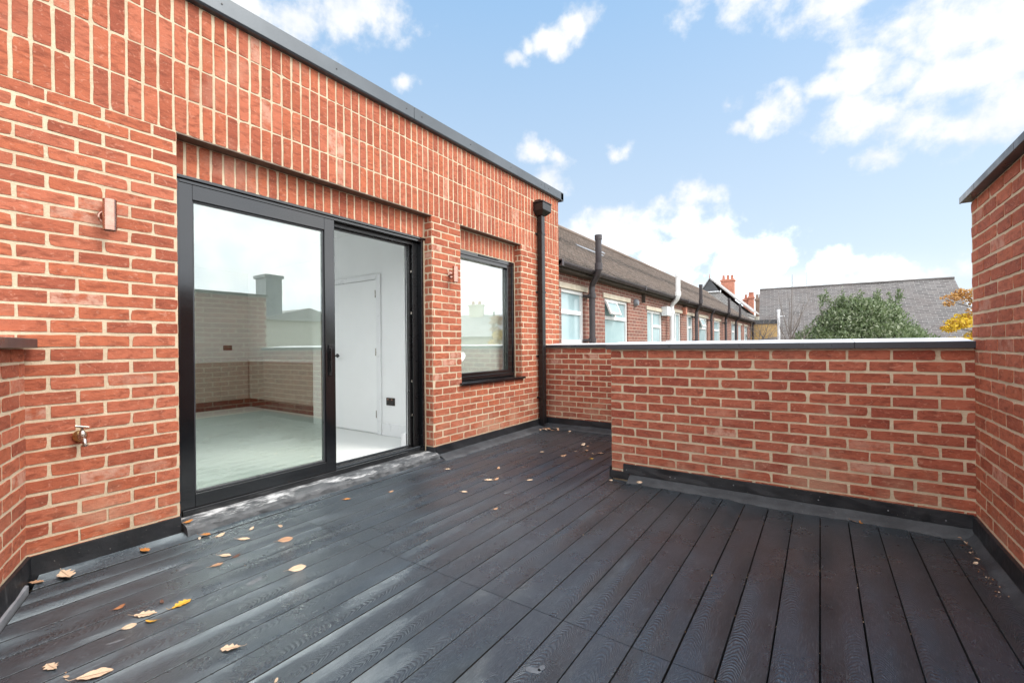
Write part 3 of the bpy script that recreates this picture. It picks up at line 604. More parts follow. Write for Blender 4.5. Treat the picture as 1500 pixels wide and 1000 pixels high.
mb=MB(); mb.tube([(XM+.05,ty,tz+.034),(XM+.05,ty,tz+.052)],.006,'worn_chrome',10); mb.tube([(XM+.05,ty-.028,tz+.062),(XM+.05,ty,tz+.054),(XM+.05,ty+.028,tz+.048)],[.005,.0065,.005],'worn_chrome',10); mb.build('tap_lever',tp)
dp=empty('downpipe',(XM,5.42,0),'square black rainwater downpipe with hopper at the far end of the brick wall','downpipe')
py0,py1=5.385,5.467; px0,px1=XM+.022,XM+.098
mb=MB(); mb.box(px0,px1,py0,py1,.06,2.985,'black_plastic'); mb.build('pipe',dp,bevel=.007)
for zk in (1.00,1.90,2.72,.42):
    mb=MB(); mb.box(XM+.003,px1+.004,py0-.004,py1+.004,zk,zk+.028,'black_plastic'); mb.box(XM+.003,XM+.008,py0-.028,py1+.028,zk,zk+.028,'black_plastic'); mb.build('pipe_clip',dp,bevel=.002)
mb=MB(); hy0,hy1=5.30,5.55; hx=XM+.17
def frust(z0,z1,a,b_,mat='black_plastic'):
    vs=[(a[0],a[2],z0),(a[1],a[2],z0),(a[1],a[3],z0),(a[0],a[3],z0),(b_[0],b_[2],z1),(b_[1],b_[2],z1),(b_[1],b_[3],z1),(b_[0],b_[3],z1)]
    mb.add(vs,[(0,3,2,1),(4,5,6,7),(0,1,5,4),(1,2,6,5),(2,3,7,6),(3,0,4,7)],mat)
frust(2.985,3.04,(XM+.003,px1+.012,py0-.012,py1+.012),(XM+.003,hx-.004,hy0+.012,hy1-.012))
mb.box(XM+.003,hx-.006,hy0+.01,hy1-.01,3.0405,3.145,'black_plastic'); mb.box(XM+.003,hx,hy0,hy1,3.1455,3.165,'black_plastic')
frust(3.1655,3.205,(XM+.003,hx-.02,hy0+.02,hy1-.02),(XM+.003,hx-.09,hy0+.05,hy1-.05))
mb.build('hopper',dp,bevel=.006)
# ================================================================ parapets and side wall
def coping(mb,p,q_,n,w0,w1,z0,th,tilt=0.0,L=1.9,mat='coping_metal',start=0.0):
    """metal coping from p to q, n points to the terrace; from +w0 (front) to -w1 (back)"""
    p=V(p);q_=V(q_);n=V(n).normalized(); d=(q_-p); tot=d.length; d.normalize(); s_=0.0; cuts=[0]+[x for x in np.arange(start if start>0 else L,tot-.2,L)]+[tot]
    for i in range(len(cuts)-1):
        a,b_=cuts[i],cuts[i+1]-(.003 if i<len(cuts)-2 else 0)
        prof=[(w0,z0),(w0,z0+th-.003),(w0-.004,z0+th),(-w1,z0+th+tilt),(-w1,z0+tilt*.3),(-w1+.006,z0+tilt*.3),(-w1+.006,z0+th+tilt-.012),(w0-.008,z0+th-.012),(w0-.008,z0)]
        vs=[tuple(p+d*a+n*o+V((0,0,z))) for o,z in prof]+[tuple(p+d*b_+n*o+V((0,0,z))) for o,z in prof]
        m_=len(prof); fs=[tuple(range(m_)),tuple(range(2*m_-1,m_-1,-1))]+[(k,k+m_,(k+1)%m_+m_,(k+1)%m_) for k in range(m_)]
        mb.add(vs,fs[:4]+fs[5:],mat); mb.add([vs[2],vs[2+m_],vs[3+m_],vs[3]],[(0,1,2,3)],'coping_top_glare')
    # solid bed below the sheet
    vs=[tuple(p+d*a+n*o+V((0,0,z))) for a in (.002,tot-.002) for o,z in ((w0-.009,z0+.002),(w0-.009,z0+th-.0125),(-w1+.007,z0+th+tilt-.0125),(-w1+.007,z0+.002))]
    mb.add(vs,[(0,1,2,3),(7,6,5,4),(0,4,5,1),(1,5,6,2),(2,6,7,3),(3,7,4,0)],mat)
NPX0=-1.527; TH=.27; ZC1=1.127
pr=empty('parapet_wall',(-.4,YN,0),'low stepped red brick parapet with dark metal coping across the back of the terrace','wall')
mb=MB()
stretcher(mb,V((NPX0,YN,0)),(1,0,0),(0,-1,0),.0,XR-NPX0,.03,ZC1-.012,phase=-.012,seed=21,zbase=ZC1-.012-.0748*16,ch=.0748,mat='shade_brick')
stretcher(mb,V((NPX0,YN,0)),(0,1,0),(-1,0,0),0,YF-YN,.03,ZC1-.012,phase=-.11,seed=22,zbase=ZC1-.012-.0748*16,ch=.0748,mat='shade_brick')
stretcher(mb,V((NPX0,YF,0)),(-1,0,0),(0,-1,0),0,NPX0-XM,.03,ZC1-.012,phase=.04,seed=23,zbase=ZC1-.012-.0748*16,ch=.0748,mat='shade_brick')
mb.box(NPX0,XR+.001,YN,YN+TH,-1,ZC1+.003,'mortar'); mb.box(NPX0,NPX0+TH,YN+TH,YF,-1,ZC1+.003,'mortar'); mb.box(XM,NPX0+TH,YF,YF+TH,-1,ZC1+.003,'mortar')
mb.build('brickwork',pr)
mb=MB()
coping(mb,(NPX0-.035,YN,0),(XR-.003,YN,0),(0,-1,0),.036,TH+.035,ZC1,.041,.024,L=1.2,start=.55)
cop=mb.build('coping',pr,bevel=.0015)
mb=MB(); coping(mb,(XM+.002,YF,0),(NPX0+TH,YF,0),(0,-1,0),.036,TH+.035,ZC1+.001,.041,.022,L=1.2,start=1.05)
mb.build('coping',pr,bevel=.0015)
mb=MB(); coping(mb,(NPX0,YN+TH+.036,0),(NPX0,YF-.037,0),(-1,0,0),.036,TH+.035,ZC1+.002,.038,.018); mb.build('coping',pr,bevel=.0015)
mb=MB()
upst(mb,(NPX0+.11,YN-.004,0),(XR-.014,YN-.004,0),(0,-1,0),.055,ZSK+.004,th=.014,seed=31); mb.build('upstand',pr); mb=MB()
upst(mb,(NPX0-.006,YN-.004,0),(NPX0+.16,YN-.004,0),(0,-1,0),.0,.062,th=.010,seed=32,wig=.002)
upst(mb,(NPX0-.004,YN-.01,0),(NPX0-.004,YF-.01,0),(-1,0,0),.0,.10,seed=33); mb.build('upstand',pr); mb=MB()
upst(mb,(XM+.02,YF-.004,0),(NPX0-.01,YF-.004,0),(0,-1,0),.045,ZSK,seed=34)
mb.build('upstand',pr)
mb=MB(); fillet(mb,(NPX0+.17,YN-.004,0),(XR-.02,YN-.004,0),(0,-1,0),.057,.10,seed=35); mb.build('membrane_edge',pr); mb=MB(); fillet(mb,(XM+.05,YF-.004,0),(NPX0-.02,YF-.004,0),(0,-1,0),.05,.16,seed=36)
mb.build('membrane_edge',pr)
for sx_ in (NPX0+.14,-1.02,-.98,-.55,-.02,.35,.62): mb=MB(); mb.tube([(sx_,YN-.018,.085+.01*math.sin(sx_*9)),(sx_,YN-.023,.085+.01*math.sin(sx_*9))],.004,'lead_flashing',8); mb.build('fixing_screw',pr)
# side wall on the right
YRE=3.80; ZR=2.005
sw=empty('side_wall',(XR,1,0),'tall red brick side wall with dark metal coping on the right','wall')
mb=MB()
stretcher(mb,V((XR,YRE,0)),(0,-1,0),(-1,0,0),0,YRE+1.3,.03,ZR-.006,phase=.02,seed=41,zbase=ZR-.006-.0748*28,ch=.0748)
stretcher(mb,V((XR,YRE,0)),(1,0,0),(0,1,0),0,.3,ZC1+.05,ZR-.006,phase=.03,seed=42,zbase=ZR-.006-.0748*28,ch=.0748)
mb.box(XR,XR+.3,-1.3,YRE,-1,ZR,'mortar'); mb.build('brickwork',sw)
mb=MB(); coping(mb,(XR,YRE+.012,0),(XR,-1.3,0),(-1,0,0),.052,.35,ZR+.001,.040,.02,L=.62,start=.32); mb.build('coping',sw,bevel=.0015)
mb=MB(); upst(mb,(XR-.004,YN-.012,0),(XR-.004,-1.25,0),(-1,0,0),.04,ZSK,th=.014,seed=43)
mb.build('upstand',sw)
mb=MB(); fillet(mb,(XR-.004,YN-.02,0),(XR-.004,-1.2,0),(-1,0,0),.045,.06,seed=44); mb.build('membrane_edge',sw)
# angled parapet on the left
lw=empty('angled_parapet',(XM,.451,0),'angled low red brick parapet with dark coping at the left edge','wall')
mb=MB(); Ll=4.42; ZL=1.178
stretcher(mb,LC,LD,LN,.004,Ll,.03,ZL-.002,phase=-.03,seed=51,zbase=ZL-.002-.0748*17,ch=.0748)
bx=[LC,LC+LD*Ll,LC+LD*Ll-LN*.27,LC-LN*.27]
vs=[(p.x,p.y,z) for z in (-1,ZL) for p in bx]; mb.add(vs,[(0,3,2,1),(4,5,6,7),(0,1,5,4),(1,2,6,5),(2,3,7,6),(3,0,4,7)],'mortar')
mb.build('brickwork',lw)
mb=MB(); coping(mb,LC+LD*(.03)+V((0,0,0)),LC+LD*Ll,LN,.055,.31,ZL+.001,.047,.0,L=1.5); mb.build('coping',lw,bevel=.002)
mb=MB(); upst(mb,LC+LD*.004+LN*.004,LC+LD*Ll+LN*.004,LN,-.02,ZSK+.004,th=.014,seed=53); mb.build('upstand',lw)
mb=MB()   # metal trim strip at its foot
p=LC+LD*.10+LN*.016; q_=LC+LD*1.5+LN*.016
vs=[]
for (o,z) in ((0,.030),(.016,.022),(.016,-.02),(0,-.02)): vs+= [tuple(p+LN*o+V((0,0,z))),tuple(q_+LN*o+V((0,0,z)))]
mb.add(vs,[(0,1,3,2),(2,3,5,4),(4,5,7,6),(6,7,1,0),(0,2,4,6),(7,5,3,1)],'lead_flashing'); mb.build('edge_trim',lw)
# ================================================================ deck
mb=MB(); rg=random.Random(4); bw=.15; gp=.0065; xk=-.7606-bw*17; J0=1.677
def lp_y(x): return .451-.3895*(x-XM)+.03
def board(x0,x1,y0,y1,zl=0,zr=0,diag=False):
    ny=max(1,int((y1-y0)/.5)); c=(rg.random(),rg.random(),rg.random()); e=.0008; w=x1-x0
    rows=[]; prof=[(x0,zl-.022),(x0,zl-e),(x0+e,zl),((x0+x1)/2,(zl+zr)/2),(x1-e,zr),(x1,zr-e),(x1,zr-.022)]
    vs=[];uv=[]
    for i in range(ny+1):
        for (x,z) in prof:
            ys_=y0 if not diag else lp_y(x)+.02
            y=ys_+(y1-ys_)*i/ny; vs.append((x,y,z)); uv.append((y+.001,(x-(x0+x1)/2)+1e-5))
    m_=len(prof); fs=[(i*m_+j,i*m_+j+1,(i+1)*m_+j+1,(i+1)*m_+j) for i in range(ny) for j in range(1,m_-2)]
    sides=[(i*m_+j,i*m_+j+1,(i+1)*m_+j+1,(i+1)*m_+j) for i in range(ny) for j in (0,m_-2)]; mb.add(vs,sides,'under_deck')  # board sides near-black: dirt and gap shade in one colour
    fs+= [tuple(range(m_-1,-1,-1)),tuple(ny*m_+j for j in range(m_))]
    mb.add(vs,fs,'decking',c,uv)
k=0
while True:
    x0=xk+k*bw+gp/2; x1=xk+(k+1)*bw-gp/2; k+=1
    if x0>XR-.05: break
    x1=min(x1,XR-.052)
    zl=0
    if k==1: x0=XM+.022; 
    g_=rg.uniform(-.0012,.0012); x0+=g_
    yend=(YF-.12) if x1<NPX0-.02 else YN-.06
    ys=max(lp_y(x0),-2.0)+ (.02)
    if x0<NPX0<x1+.01:
        yend=YN-.02; board(x0,NPX0-.012,YN-.017,YF-.12)
    y_=ys
    for J in (J0,99):
        ye=min(J-.0015,yend)
        if ye>y_+.05: board(x0,x1,y_,ye,.030 if k==1 else 0,.004 if k==1 else 0,y_==ys and ys>-1.9)
        y_=J+.0015
        if y_>yend: break
mb.box(XM,NPX0,.0,YF,-.09,-.045,'under_deck'); mb.box(NPX0,XR,-1.9,YN,-.09,-.045,'under_deck'); mb.box(XM,NPX0,-1.9,0,-.09,-.045,'under_deck')
simple('damp_print',(.16,.175,.19),(.10,.11,.12),.5,0,30,.1,.002,60,.5)
MT.update(MATS)
def blob_(x,y,a,b,rot,seed,z=.0006):
    rq=random.Random(seed); n=18; pts=[]
    for i in range(n):
        th=2*math.pi*i/n; r=1+rq.uniform(-.12,.12); px_=math.cos(th)*a*r; py_=math.sin(th)*b*r
        pts.append((x+px_*math.cos(rot)-py_*math.sin(rot),y+px_*math.sin(rot)+py_*math.cos(rot),z))
    mb.add(pts,[tuple(range(n))],'damp_print')
PRINTS=[(-2.80,.965,.042,.016,1.9),(-2.345,1.10,.045,.020,1.9),(-2.63,1.16,.032,.014,1.5),(-2.33,.56,.03,.008,1.2),(-.86,1.36,.030,.016,.4),(-.84,1.385,.018,.010,1.4),(-2.06,2.9,.05,.008,1.57)]
for i,(x,y,a,b_,rot) in enumerate(PRINTS): blob_(x,y,a,b_,rot,i)
dk=tag(mb.build('deck'),'charcoal composite terrace boards embossed with wood grain','deck',kind='structure')
mb=MB(); rq=random.Random(14)
for i in range(150):
    kx=rq.randint(0,22); x=-.7606-bw*17+bw*kx+rq.uniform(-.002,.002); y=rq.uniform(lp_y(x)+.1 if x<.5 else .3,3.6)
    if rq.random()<.45: x=-.7606+bw*rq.choice((2,3,5,6,7,9))+rq.uniform(-.002,.002); y=rq.uniform(1.2,3.6)
    if x>XR-.08: continue
    r=rq.uniform(.0015,.0045); pts=[(x+rq.uniform(-1,1)*r*.9,y+rq.uniform(-1,1)*r*1.8,rq.uniform(-.003,.002)) for _ in range(4)]+[(x,y,.003)]
    mb.add(pts,[(0,1,4),(1,2,4),(2,3,4),(3,0,4)],rq.choice(('leaf_tan','leaf_pale','leaf_brown')))
for i in range(60):
    y=rq.uniform(2.9,3.66); x=XR-.06-rq.uniform(0,.05); r=rq.uniform(.002,.006); z=.004
    pts=[(x+rq.uniform(-1,1)*r,y+rq.uniform(-1,1)*r*1.5,z+rq.uniform(0,.003)) for _ in range(4)]+[(x,y,z+.005)]
    mb.add(pts,[(0,1,4),(1,2,4),(2,3,4),(3,0,4)],rq.choice(('leaf_tan','leaf_pale','leaf_brown','leaf_rust')))
tag(mb.build('leaf_debris'),'crumbs of dry leaf and grit caught in the board gaps','debris',kind='stuff')
# ================================================================ fallen leaves
def leaf_mesh(seed,mat,lobed=True,curl=.25,stem=True):
    rg=random.Random(seed); mb=MB(); n=15; vs=[];uv=[]; nw=5
    fold=rg.uniform(.12,.35); roll=rg.uniform(.4,1.0)*curl; tw=rg.uniform(-.3,.3)
    for i in range(n+1):
        s_=i/n; x=s_-.5
        wd=.26*math.sin(math.pi*min(1,s_*1.02+.0))**.7*(.65+.55*s_) if 0<s_<1 else .006
        if lobed: wd*=1+.30*math.sin(s_*math.pi*2*4.2+rg.uniform(-.3,.3))
        for j in range(-nw//2+1,nw//2+1):
            t_=j/2; y=t_*wd*(1+rg.uniform(-.04,.04))
            z=.03+fold*abs(y)*(.9)+roll*(x*x)*.9+tw*x*y*2+.015*math.sin(x*19+t_*5)*abs(t_)
            vs.append((x,y,z)); uv.append((x+.0001,y))
    m_=5
    fs=[(i*m_+j,(i+1)*m_+j,(i+1)*m_+j+1,i*m_+j+1) for i in range(n) for j in range(m_-1)]
    mb.add(vs,fs,mat,uvs=uv,smooth=True)
    if stem:
        a=V(vs[2]); b=a+V((-.16,rg.uniform(-.06,.06),.02)); c_=b+V((-.10,rg.uniform(-.06,.06),rg.uniform(.0,.12)))
        mb.tube([a+V((.9,0,.004)),a+V((.5,0,.0)),a,b,c_],[.004,.008,.011,.010,.012],mat,6)
    me_o=mb.build('fallen_leaf'); m_=me_o.data; bpy.data.objects.remove(me_o); 
    return m_
LM={}
MK=dict(p='leaf_pale',t='leaf_tan',o='leaf_orange',y='leaf_yellow',d='leaf_brown',b='leaf_rust')
SC='leaves scattered on the deck'
LV=[(-3.19,.575,.118,'p','large pale oak leaf lying below the brick wall near the far left corner',0,-.5),
(-3.205,.475,.060,'t','tan scrap of leaf tucked in the far left corner of the deck',0,.2),
(-3.19,.90,.070,'o','orange leaf on the outermost board just left of the door threshold',0,-.3),
(-2.614,.644,.043,'b','small folded rust brown leaf nearest the left corner in the near cluster',1,.9),
(-2.45,.692,.084,'p','pale lobed leaf in the middle of the near left cluster',0,.3),
(-2.506,.768,.034,'d','small dark brown curled leaf with long stem just above the pale lobed leaf',1,2.4),
(-2.409,.813,.082,'y','bright yellow-orange oak leaf, the most vivid leaf on the deck',0,1.2),
(-2.369,.687,.046,'y','little golden leaf with a pale stem below the pale lobed leaf',1,3.4),
(-2.394,.62,.051,'p','narrow cream leaf on edge at the lower side of the near left cluster',2,.8),
(-2.341,.381,.070,'p','cream leaf with upright stem near the lower left corner of the photo',0,2.7),
(-2.15,.46,.100,'p','largest beige beech leaf at the bottom left of the deck',3,.5),
(-2.218,.399,.021,'p','tiny cream leaf fragment between the two big leaves at bottom left',2,.2),
(-1.897,.80,.076,'p','solitary cream oak leaf with curved stem in the left foreground',0,3.3),
(-1.575,.807,.026,'p','small cream leaf tip at the very bottom edge of the photo',2,1.6),
(-3.265,1.14,.055,'o','orange leaf resting on the left end of the door threshold',1,.6,.085),
(-3.150,1.19,.060,'o','mustard leaf in front of the left end of the threshold',0,.2),
(-3.135,1.150,.038,'p','small cream leaf touching the mustard leaf by the threshold',2,1.9),
(-3.09,1.248,.056,'p','pointed cream leaf on the second board below the glass door',1,.9),
(-3.03,1.407,.040,'p','small white pointed leaf fourth along in front of the glass door',1,1.4),
(-2.908,1.305,.071,'p','oval cream leaf below the small pointed leaf in front of the glass door',3,.1),
(-2.904,1.53,.044,'p','small flat cream leaf farthest right of those below the glass door',2,-.4),
(-2.674,1.436,.084,'t','long narrow tan leaf on edge below the glass door',2,.55),
(-2.766,1.143,.065,'p','oval cream leaf beside a dark curled one left of centre',3,.0),
(-2.705,1.174,.044,'d','dark brown curled leaf lying against a cream oval leaf',1,1.0),
(-2.684,1.066,.062,'t','pinkish tan leaf just below the cream oval leaf left of centre',3,.9),
(-2.276,1.283,.085,'p','lone slender cream leaf with a stalk on the middle left boards',2,.6),
(-2.996,2.088,.057,'o','bright orange leaf in front of the mullion of the sliding door',0,.4),
(-2.849,2.394,.044,'t','small tan leaf on the boards in front of the open doorway',1,.2),
(-2.916,3.13,.052,'p','cream leaf on the boards near the right end of the threshold',3,.3),
(-2.354,2.714,.055,'p','small squarish cream leaf alone mid deck',3,-.2),
(-2.377,3.067,.077,'p','spiky cream leaf of the touching pair mid deck',0,.1),
(-2.334,3.118,.053,'t','tan leaf touching the spiky cream leaf mid deck',1,.8),
(-2.526,3.407,.052,'t','upright curled tan leaf on the boards below the window',1,1.3),
(-2.079,3.259,.059,'p','cream leaf beside a wet streak in the middle distance',3,.5),
(-1.919,2.551,.039,'t','little tan leaf caught in a board gap mid deck',1,.3),
(-2.511,4.191,.052,'p','cream leaf alone on the boards halfway to the downpipe',3,.2),
(-2.231,4.154,.072,'t','curled tan leaf left of the loose group beyond the parapet end',1,.0),
(-2.217,4.413,.032,'p','round white leaf just left of the loose group beyond the parapet end',3,.0)]
G2='leaves in the loose group beyond the parapet end'; l2=['long tan leaf at the back left of the loose group beyond the parapet end','pale leaf at the back right of the loose group beyond the parapet end','tan leaf just in front of the back pair in the loose group','flat tan leaf at the centre of the loose group beyond the parapet end','small cream leaf touching the curled leaf nearest the parapet end','curled tan leaf nearest the parapet end in the loose group','small yellow leaf at the front of the loose group']
for a in ((-2.28,4.732,.079,'p'),(-2.237,4.844,.048,'p'),(-2.203,4.697,.063,'t'),(-2.13,4.506,.075,'t'),(-2.003,4.403,.044,'p'),(-1.948,4.474,.066,'t'),(-1.936,4.207,.049,'y')):
    LV.append((*a,l2[len(LV)-38],random.Random(a[0]).randrange(4),random.Random(a[1]).random()*3,None,G2))
G3='leaves piled at the foot of the downpipe'; l3='dry leaf in the little pile at the foot of the downpipe'
for a in ((-3.12,5.18,.062,'p'),(-3.13,5.28,.068,'t'),(-3.09,5.33,.069,'t'),(-3.05,5.30,.077,'t'),(-3.02,5.38,.079,'p'),(-2.95,5.36,.077,'p'),(-2.98,5.27,.066,'t'),(-3.07,5.24,.06,'p'),(-2.92,5.30,.06,'t'),(-3.15,5.34,.05,'b')):
    LV.append((*a,l3,random.Random(a[0]).randrange(4),random.Random(a[1]*7).random()*6,.018,G3))
LV+=[(-2.791,5.38,.047,'p','single pale leaf on the membrane in front of the far parapet',1,.3),
(-1.244,3.635,.051,'p','pale narrow leaf at the foot of the near parapet left end',2,.1,.02),
(.160,3.655,.045,'t','upright tan leaf, left of the two below the near parapet',1,1.9),
(.205,3.650,.043,'o','tan-orange leaf, right of the two below the near parapet',1,.9),
(-1.485,3.62,.032,'p','tiny pale leaf at the very corner of the near parapet',2,.0)]
for i in range(7): LV.append((.655+.012*math.sin(i*2.1),3.60-i*.075,.020+.006*(i%3),'tpdptpt'[i],'leaf crumb in the line of debris along the foot of the right wall',i%4,i*1.3,.03,'leaf crumbs along the right wall'))
for i,a in enumerate(LV):
    x,y,s_,kc,lab,shp,rot=a[:7]; z=a[7] if len(a)>7 and a[7] is not None else (.002 if x>-3.14 else .012+(-3.14-x)*.12); grp=a[8] if len(a)>8 else SC
    key=(kc,shp,i%2)
    if key not in LM: LM[key]=leaf_mesh(hash((ord(kc),shp,i%2))%1000,MK[kc],shp==0,{0:.15,1:.9,2:.5,3:.2}[shp])
    o=bpy.data.objects.new('fallen_leaf',LM[key]); scn.collection.objects.link(o)
    # angle is the direction of the leaf on the deck
    o.location=(x,y,z); o.rotation_euler=({2:.9,1:.25}.get(shp,.06),{1:-.15}.get(shp,0.04),rot+YAW); o.scale=(s_*1.02,s_*({2:.75,1:.95}.get(shp,1.0)),s_*.9)
    if shp==2: o.location.z=z+.006
    tag(o,lab,'leaf',grp)
# ================================================================ ground
mb=MB(); mb.box(-400,400,-400,400,-6.05,-6.0,'garden_ground'); tag(mb.build('ground'),'open ground between the buildings','ground',kind='structure')
# ================================================================ neighbouring terrace
XG=-3.54; NY0,NY1=6.06,32.0; ZEV=2.50; XRG=-6.2; ZRG=4.56
nb=empty('terraced_building',(XG,19,-6),'long older brick terrace with brown tiled roof and white windows behind the far parapet','building')
W=[(6.58,7.452,2.120,'a'),(8.40,9.70,2.10,'b'),(11.055,12.34,2.02,'c'),(13.40,14.32,2.10,'d'),(15.06,15.91,2.09,'c'),(16.84,18.235,2.11,'b'),(19.56,20.92,2.10,'a'),(23.78,25.04,2.13,'c'),(25.95,27.18,2.13,'d'),(28.24,29.68,2.13,'c')]
mb=MB(); zb=1.17
ys=[NY0]
for (a,b_,zt,_) in W:
    mb.box(XG-.3,XG,ys[-1],a,-6,ZEV,'neighbour_brick'); mb.box(XG-.3,XG,a,b_,zt+.10,ZEV,'neighbour_brick'); z0_=1.20 if a<8 else .75
    mb.box(XG-.3,XG,a,b_,-6,z0_,'neighbour_brick'); ys.append(b_)
mb.box(XG-.3,XG,ys[-1],NY1,-6,ZEV,'neighbour_brick')
mb.prism([(XG-.001,-6),(XG-.001,ZEV-.05),(XRG,ZRG-.06),(2*XRG-XG,ZEV-.05),(2*XRG-XG,-6)],1,NY1-.3,NY1+.001,'neighbour_brick_end')
mb.prism([(XG-.301,-6),(XG-.301,ZEV-.05),(XRG,ZRG-.06),(2*XRG-XG,ZEV-.05),(2*XRG-XG,-6)],1,NY0+.01,NY0+.3,'neighbour_brick_end')
mb.box(2*XRG-XG,2*XRG-XG+.3,NY0+.3,NY1-.3,-6,ZEV-.05,'neighbour_brick'); mb.build('wall',nb)
# roof, with sagging tile courses
mb=MB(); n1=120; nr=30; rgn=np.random.default_rng(77); sag=np.cumsum(rgn.normal(0,.003,n1+1)); sag-=np.linspace(0,sag[-1],n1+1)
Ls=math.hypot(XG+.16-XRG,ZRG-ZEV)
def rp(s_): return (XG+.16)*(1-s_)+XRG*s_, (ZEV-.03)*(1-s_)+ZRG*s_-.05*math.sin(math.pi*s_)
for r in range(nr):
    a=r/nr; b_=(r+1)/nr; vs=[];uv=[]
    jit=rgn.normal(0,.0015,n1+1)
    for i in range(n1+1):
        y=NY0+(NY1+.15-NY0)*i/n1
        xa,za=rp(a); xb2,zb2=rp(b_)
        vs+=[(xa+.012,y,za-.004+sag[i]*.8),(xa+.012,y,za+.013+jit[i]+sag[i]*.8),(xb2,y,zb2-.002+sag[i]*.8)]
        uv+=[(y+.085*(r%2),a*Ls-.02+.001),(y+.085*(r%2),a*Ls+.001),(y+.085*(r%2),b_*Ls-.001)]
    mb.add(vs,[(i*3+j,(i+1)*3+j,(i+1)*3+j+1,i*3+j+1) for i in range(n1) for j in range(2)],'plain_tiles',uvs=uv)
mb.add([(XRG,NY0,ZRG),(XRG,NY1+.15,ZRG),(2*XRG-XG-.16,NY1+.15,ZEV-.03),(2*XRG-XG-.16,NY0,ZEV-.03)],[(0,1,2,3)],'plain_tiles',uvs=[(NY0,0),(NY1,0),(NY1,3),(NY0,3)])
mb.add([(XG+.16,NY0,ZEV-.07),(XG+.16,NY1+.15,ZEV-.07),(XRG,NY1+.15,ZRG-.12),(XRG,NY0,ZRG-.12)],[(3,2,1,0)],'bark_dark')
rf=mb.build('roof',nb)
mb=MB(); mb.tube([(XRG,NY0,ZRG+.0),(XRG,NY0+13,ZRG+.02),(XRG,NY1+.15,ZRG)],.07,'plain_tiles',8); mb.build('ridge_tiles',rf)
mb=MB()   # pale skylight strips and lead lines on the slope
def on(y,s_,up=.03): return ((XG+.16)*(1-s_)+XRG*s_,y,(ZEV-.03)*(1-s_)+ZRG*s_+up-.05*math.sin(math.pi*s_))
for (y0_,y1_,a0,a1) in ((10.3,12.0,.60,.62),(12.2,12.9,.72,.74)):
    mb.quad(on(y0_,a0),on(y1_,a0),on(y1_,a1),on(y0_,a1),'lead_flashing'); mb.quad(on(y0_,a0,.0),on(y1_,a0,.0),on(y1_,a0),on(y0_,a0),'lead_flashing')
mb.build('roof_patch',rf)
mb=MB()
for a in np.arange(NY0,NY1,4.0):
    b_=min(a+3.99,NY1); n=8; pts=[]
    for q_ in (a,b_):
        for k in range(n+1):
            th=math.pi+math.pi*k/n; pts.append((XG+.235+.062*math.cos(th),q_,ZEV-.035+.062*math.sin(th)))
    mb.add(pts,[(k,k+1,n+2+k,n+1+k) for k in range(n)]+[tuple(range(n+1))],'old_pipe',smooth=False)
    mb.box(XG+.165,XG+.30,a,a+.06,ZEV-.11,ZEV-.015,'old_pipe')
mb.box(XG+.14,XG+.165,NY0,NY1,ZEV-.13,ZEV-.02,'bark_dark'); mb.box(XG+.001,XG+.14,NY0,NY1,ZEV-.13,ZEV-.115,'bark_dark')
mb.build('gutter',nb)
def nwin(a,b_,zt,kind):
    z0=1.20 if a<8 else .75
    mb=MB(); x0,x1=XG-.10,XG-.03; f=.055; U='white_upvc'
    mb.box(x0,x1,a,a+f,z0,zt,U); mb.box(x0,x1,b_-f,b_,z0,zt,U); mb.box(x0,x1,a+f,b_-f,zt-f,zt,U); mb.box(x0,x1,a+f,b_-f,z0,z0+f,U)
    tz=zt-.38; mid=(a+b_)/2; X1=x1-.008
    if kind in 'ab': mb.box(x0,X1,a+f,b_-f,tz-.04,tz+.03,U)
    if kind=='b': mb.box(x0,X1,mid-.03,mid+.03,tz+.03,zt-f,U)
    if kind in 'cd': mb.box(x0,X1,mid-.035-(.12 if kind=='c' else 0),mid+.035-(.12 if kind=='c' else 0),z0+f,zt-f,U)
    if kind=='c': mb.box(x0,X1,mid-.085,b_-f,tz-.04,tz+.03,U)
    w_=mb.build('window',nb)
    mb=MB(); mb.box(XG-.075,XG-.069,a+f,b_-f,z0+f,zt-f,'far_glass'); mb.build('glass_pane',w_)
    mb=MB(); mb.box(XG-.299,XG-.29,a,b_,z0,zt+.099,'cream_cladding'); mb.build('blind',w_)
    mb=MB(); mb.box(XG-.14,XG+.022,a-.10,b_+.13,zt+.006,zt+.098,'stone_lintel'); mb.build('lintel',w_)
    if a<8: mb=MB(); mb.box(XG-.10,XG+.05,a-.06,b_+.08,z0-.07,z0-.003,'white_paint'); mb.build('window_sill',w_)
    if kind=='b':   # top light pushed open
        mb=MB(); y0,y1=a+f,mid-.03; zz=zt-f; M=Matrix.Translation((XG-.025,0,zz))@Matrix.Rotation(R_(-22),4,'Y')
        hgt=zz-tz-.03
        for (p0,p1,r0,r1) in ((y0,y0+.04,-hgt,0),(y1-.04,y1,-hgt,0),(y0+.04,y1-.04,-.04,0),(y0+.04,y1-.04,-hgt,-hgt+.04)): mb.box(0,.035,p0,p1,r0,r1,'white_upvc',M)
        mb.box(.012,.018,y0+.04,y1-.04,-hgt+.04,-.04,'far_glass',M); mb.build('top_light',w_)
for a in W: nwin(*a)
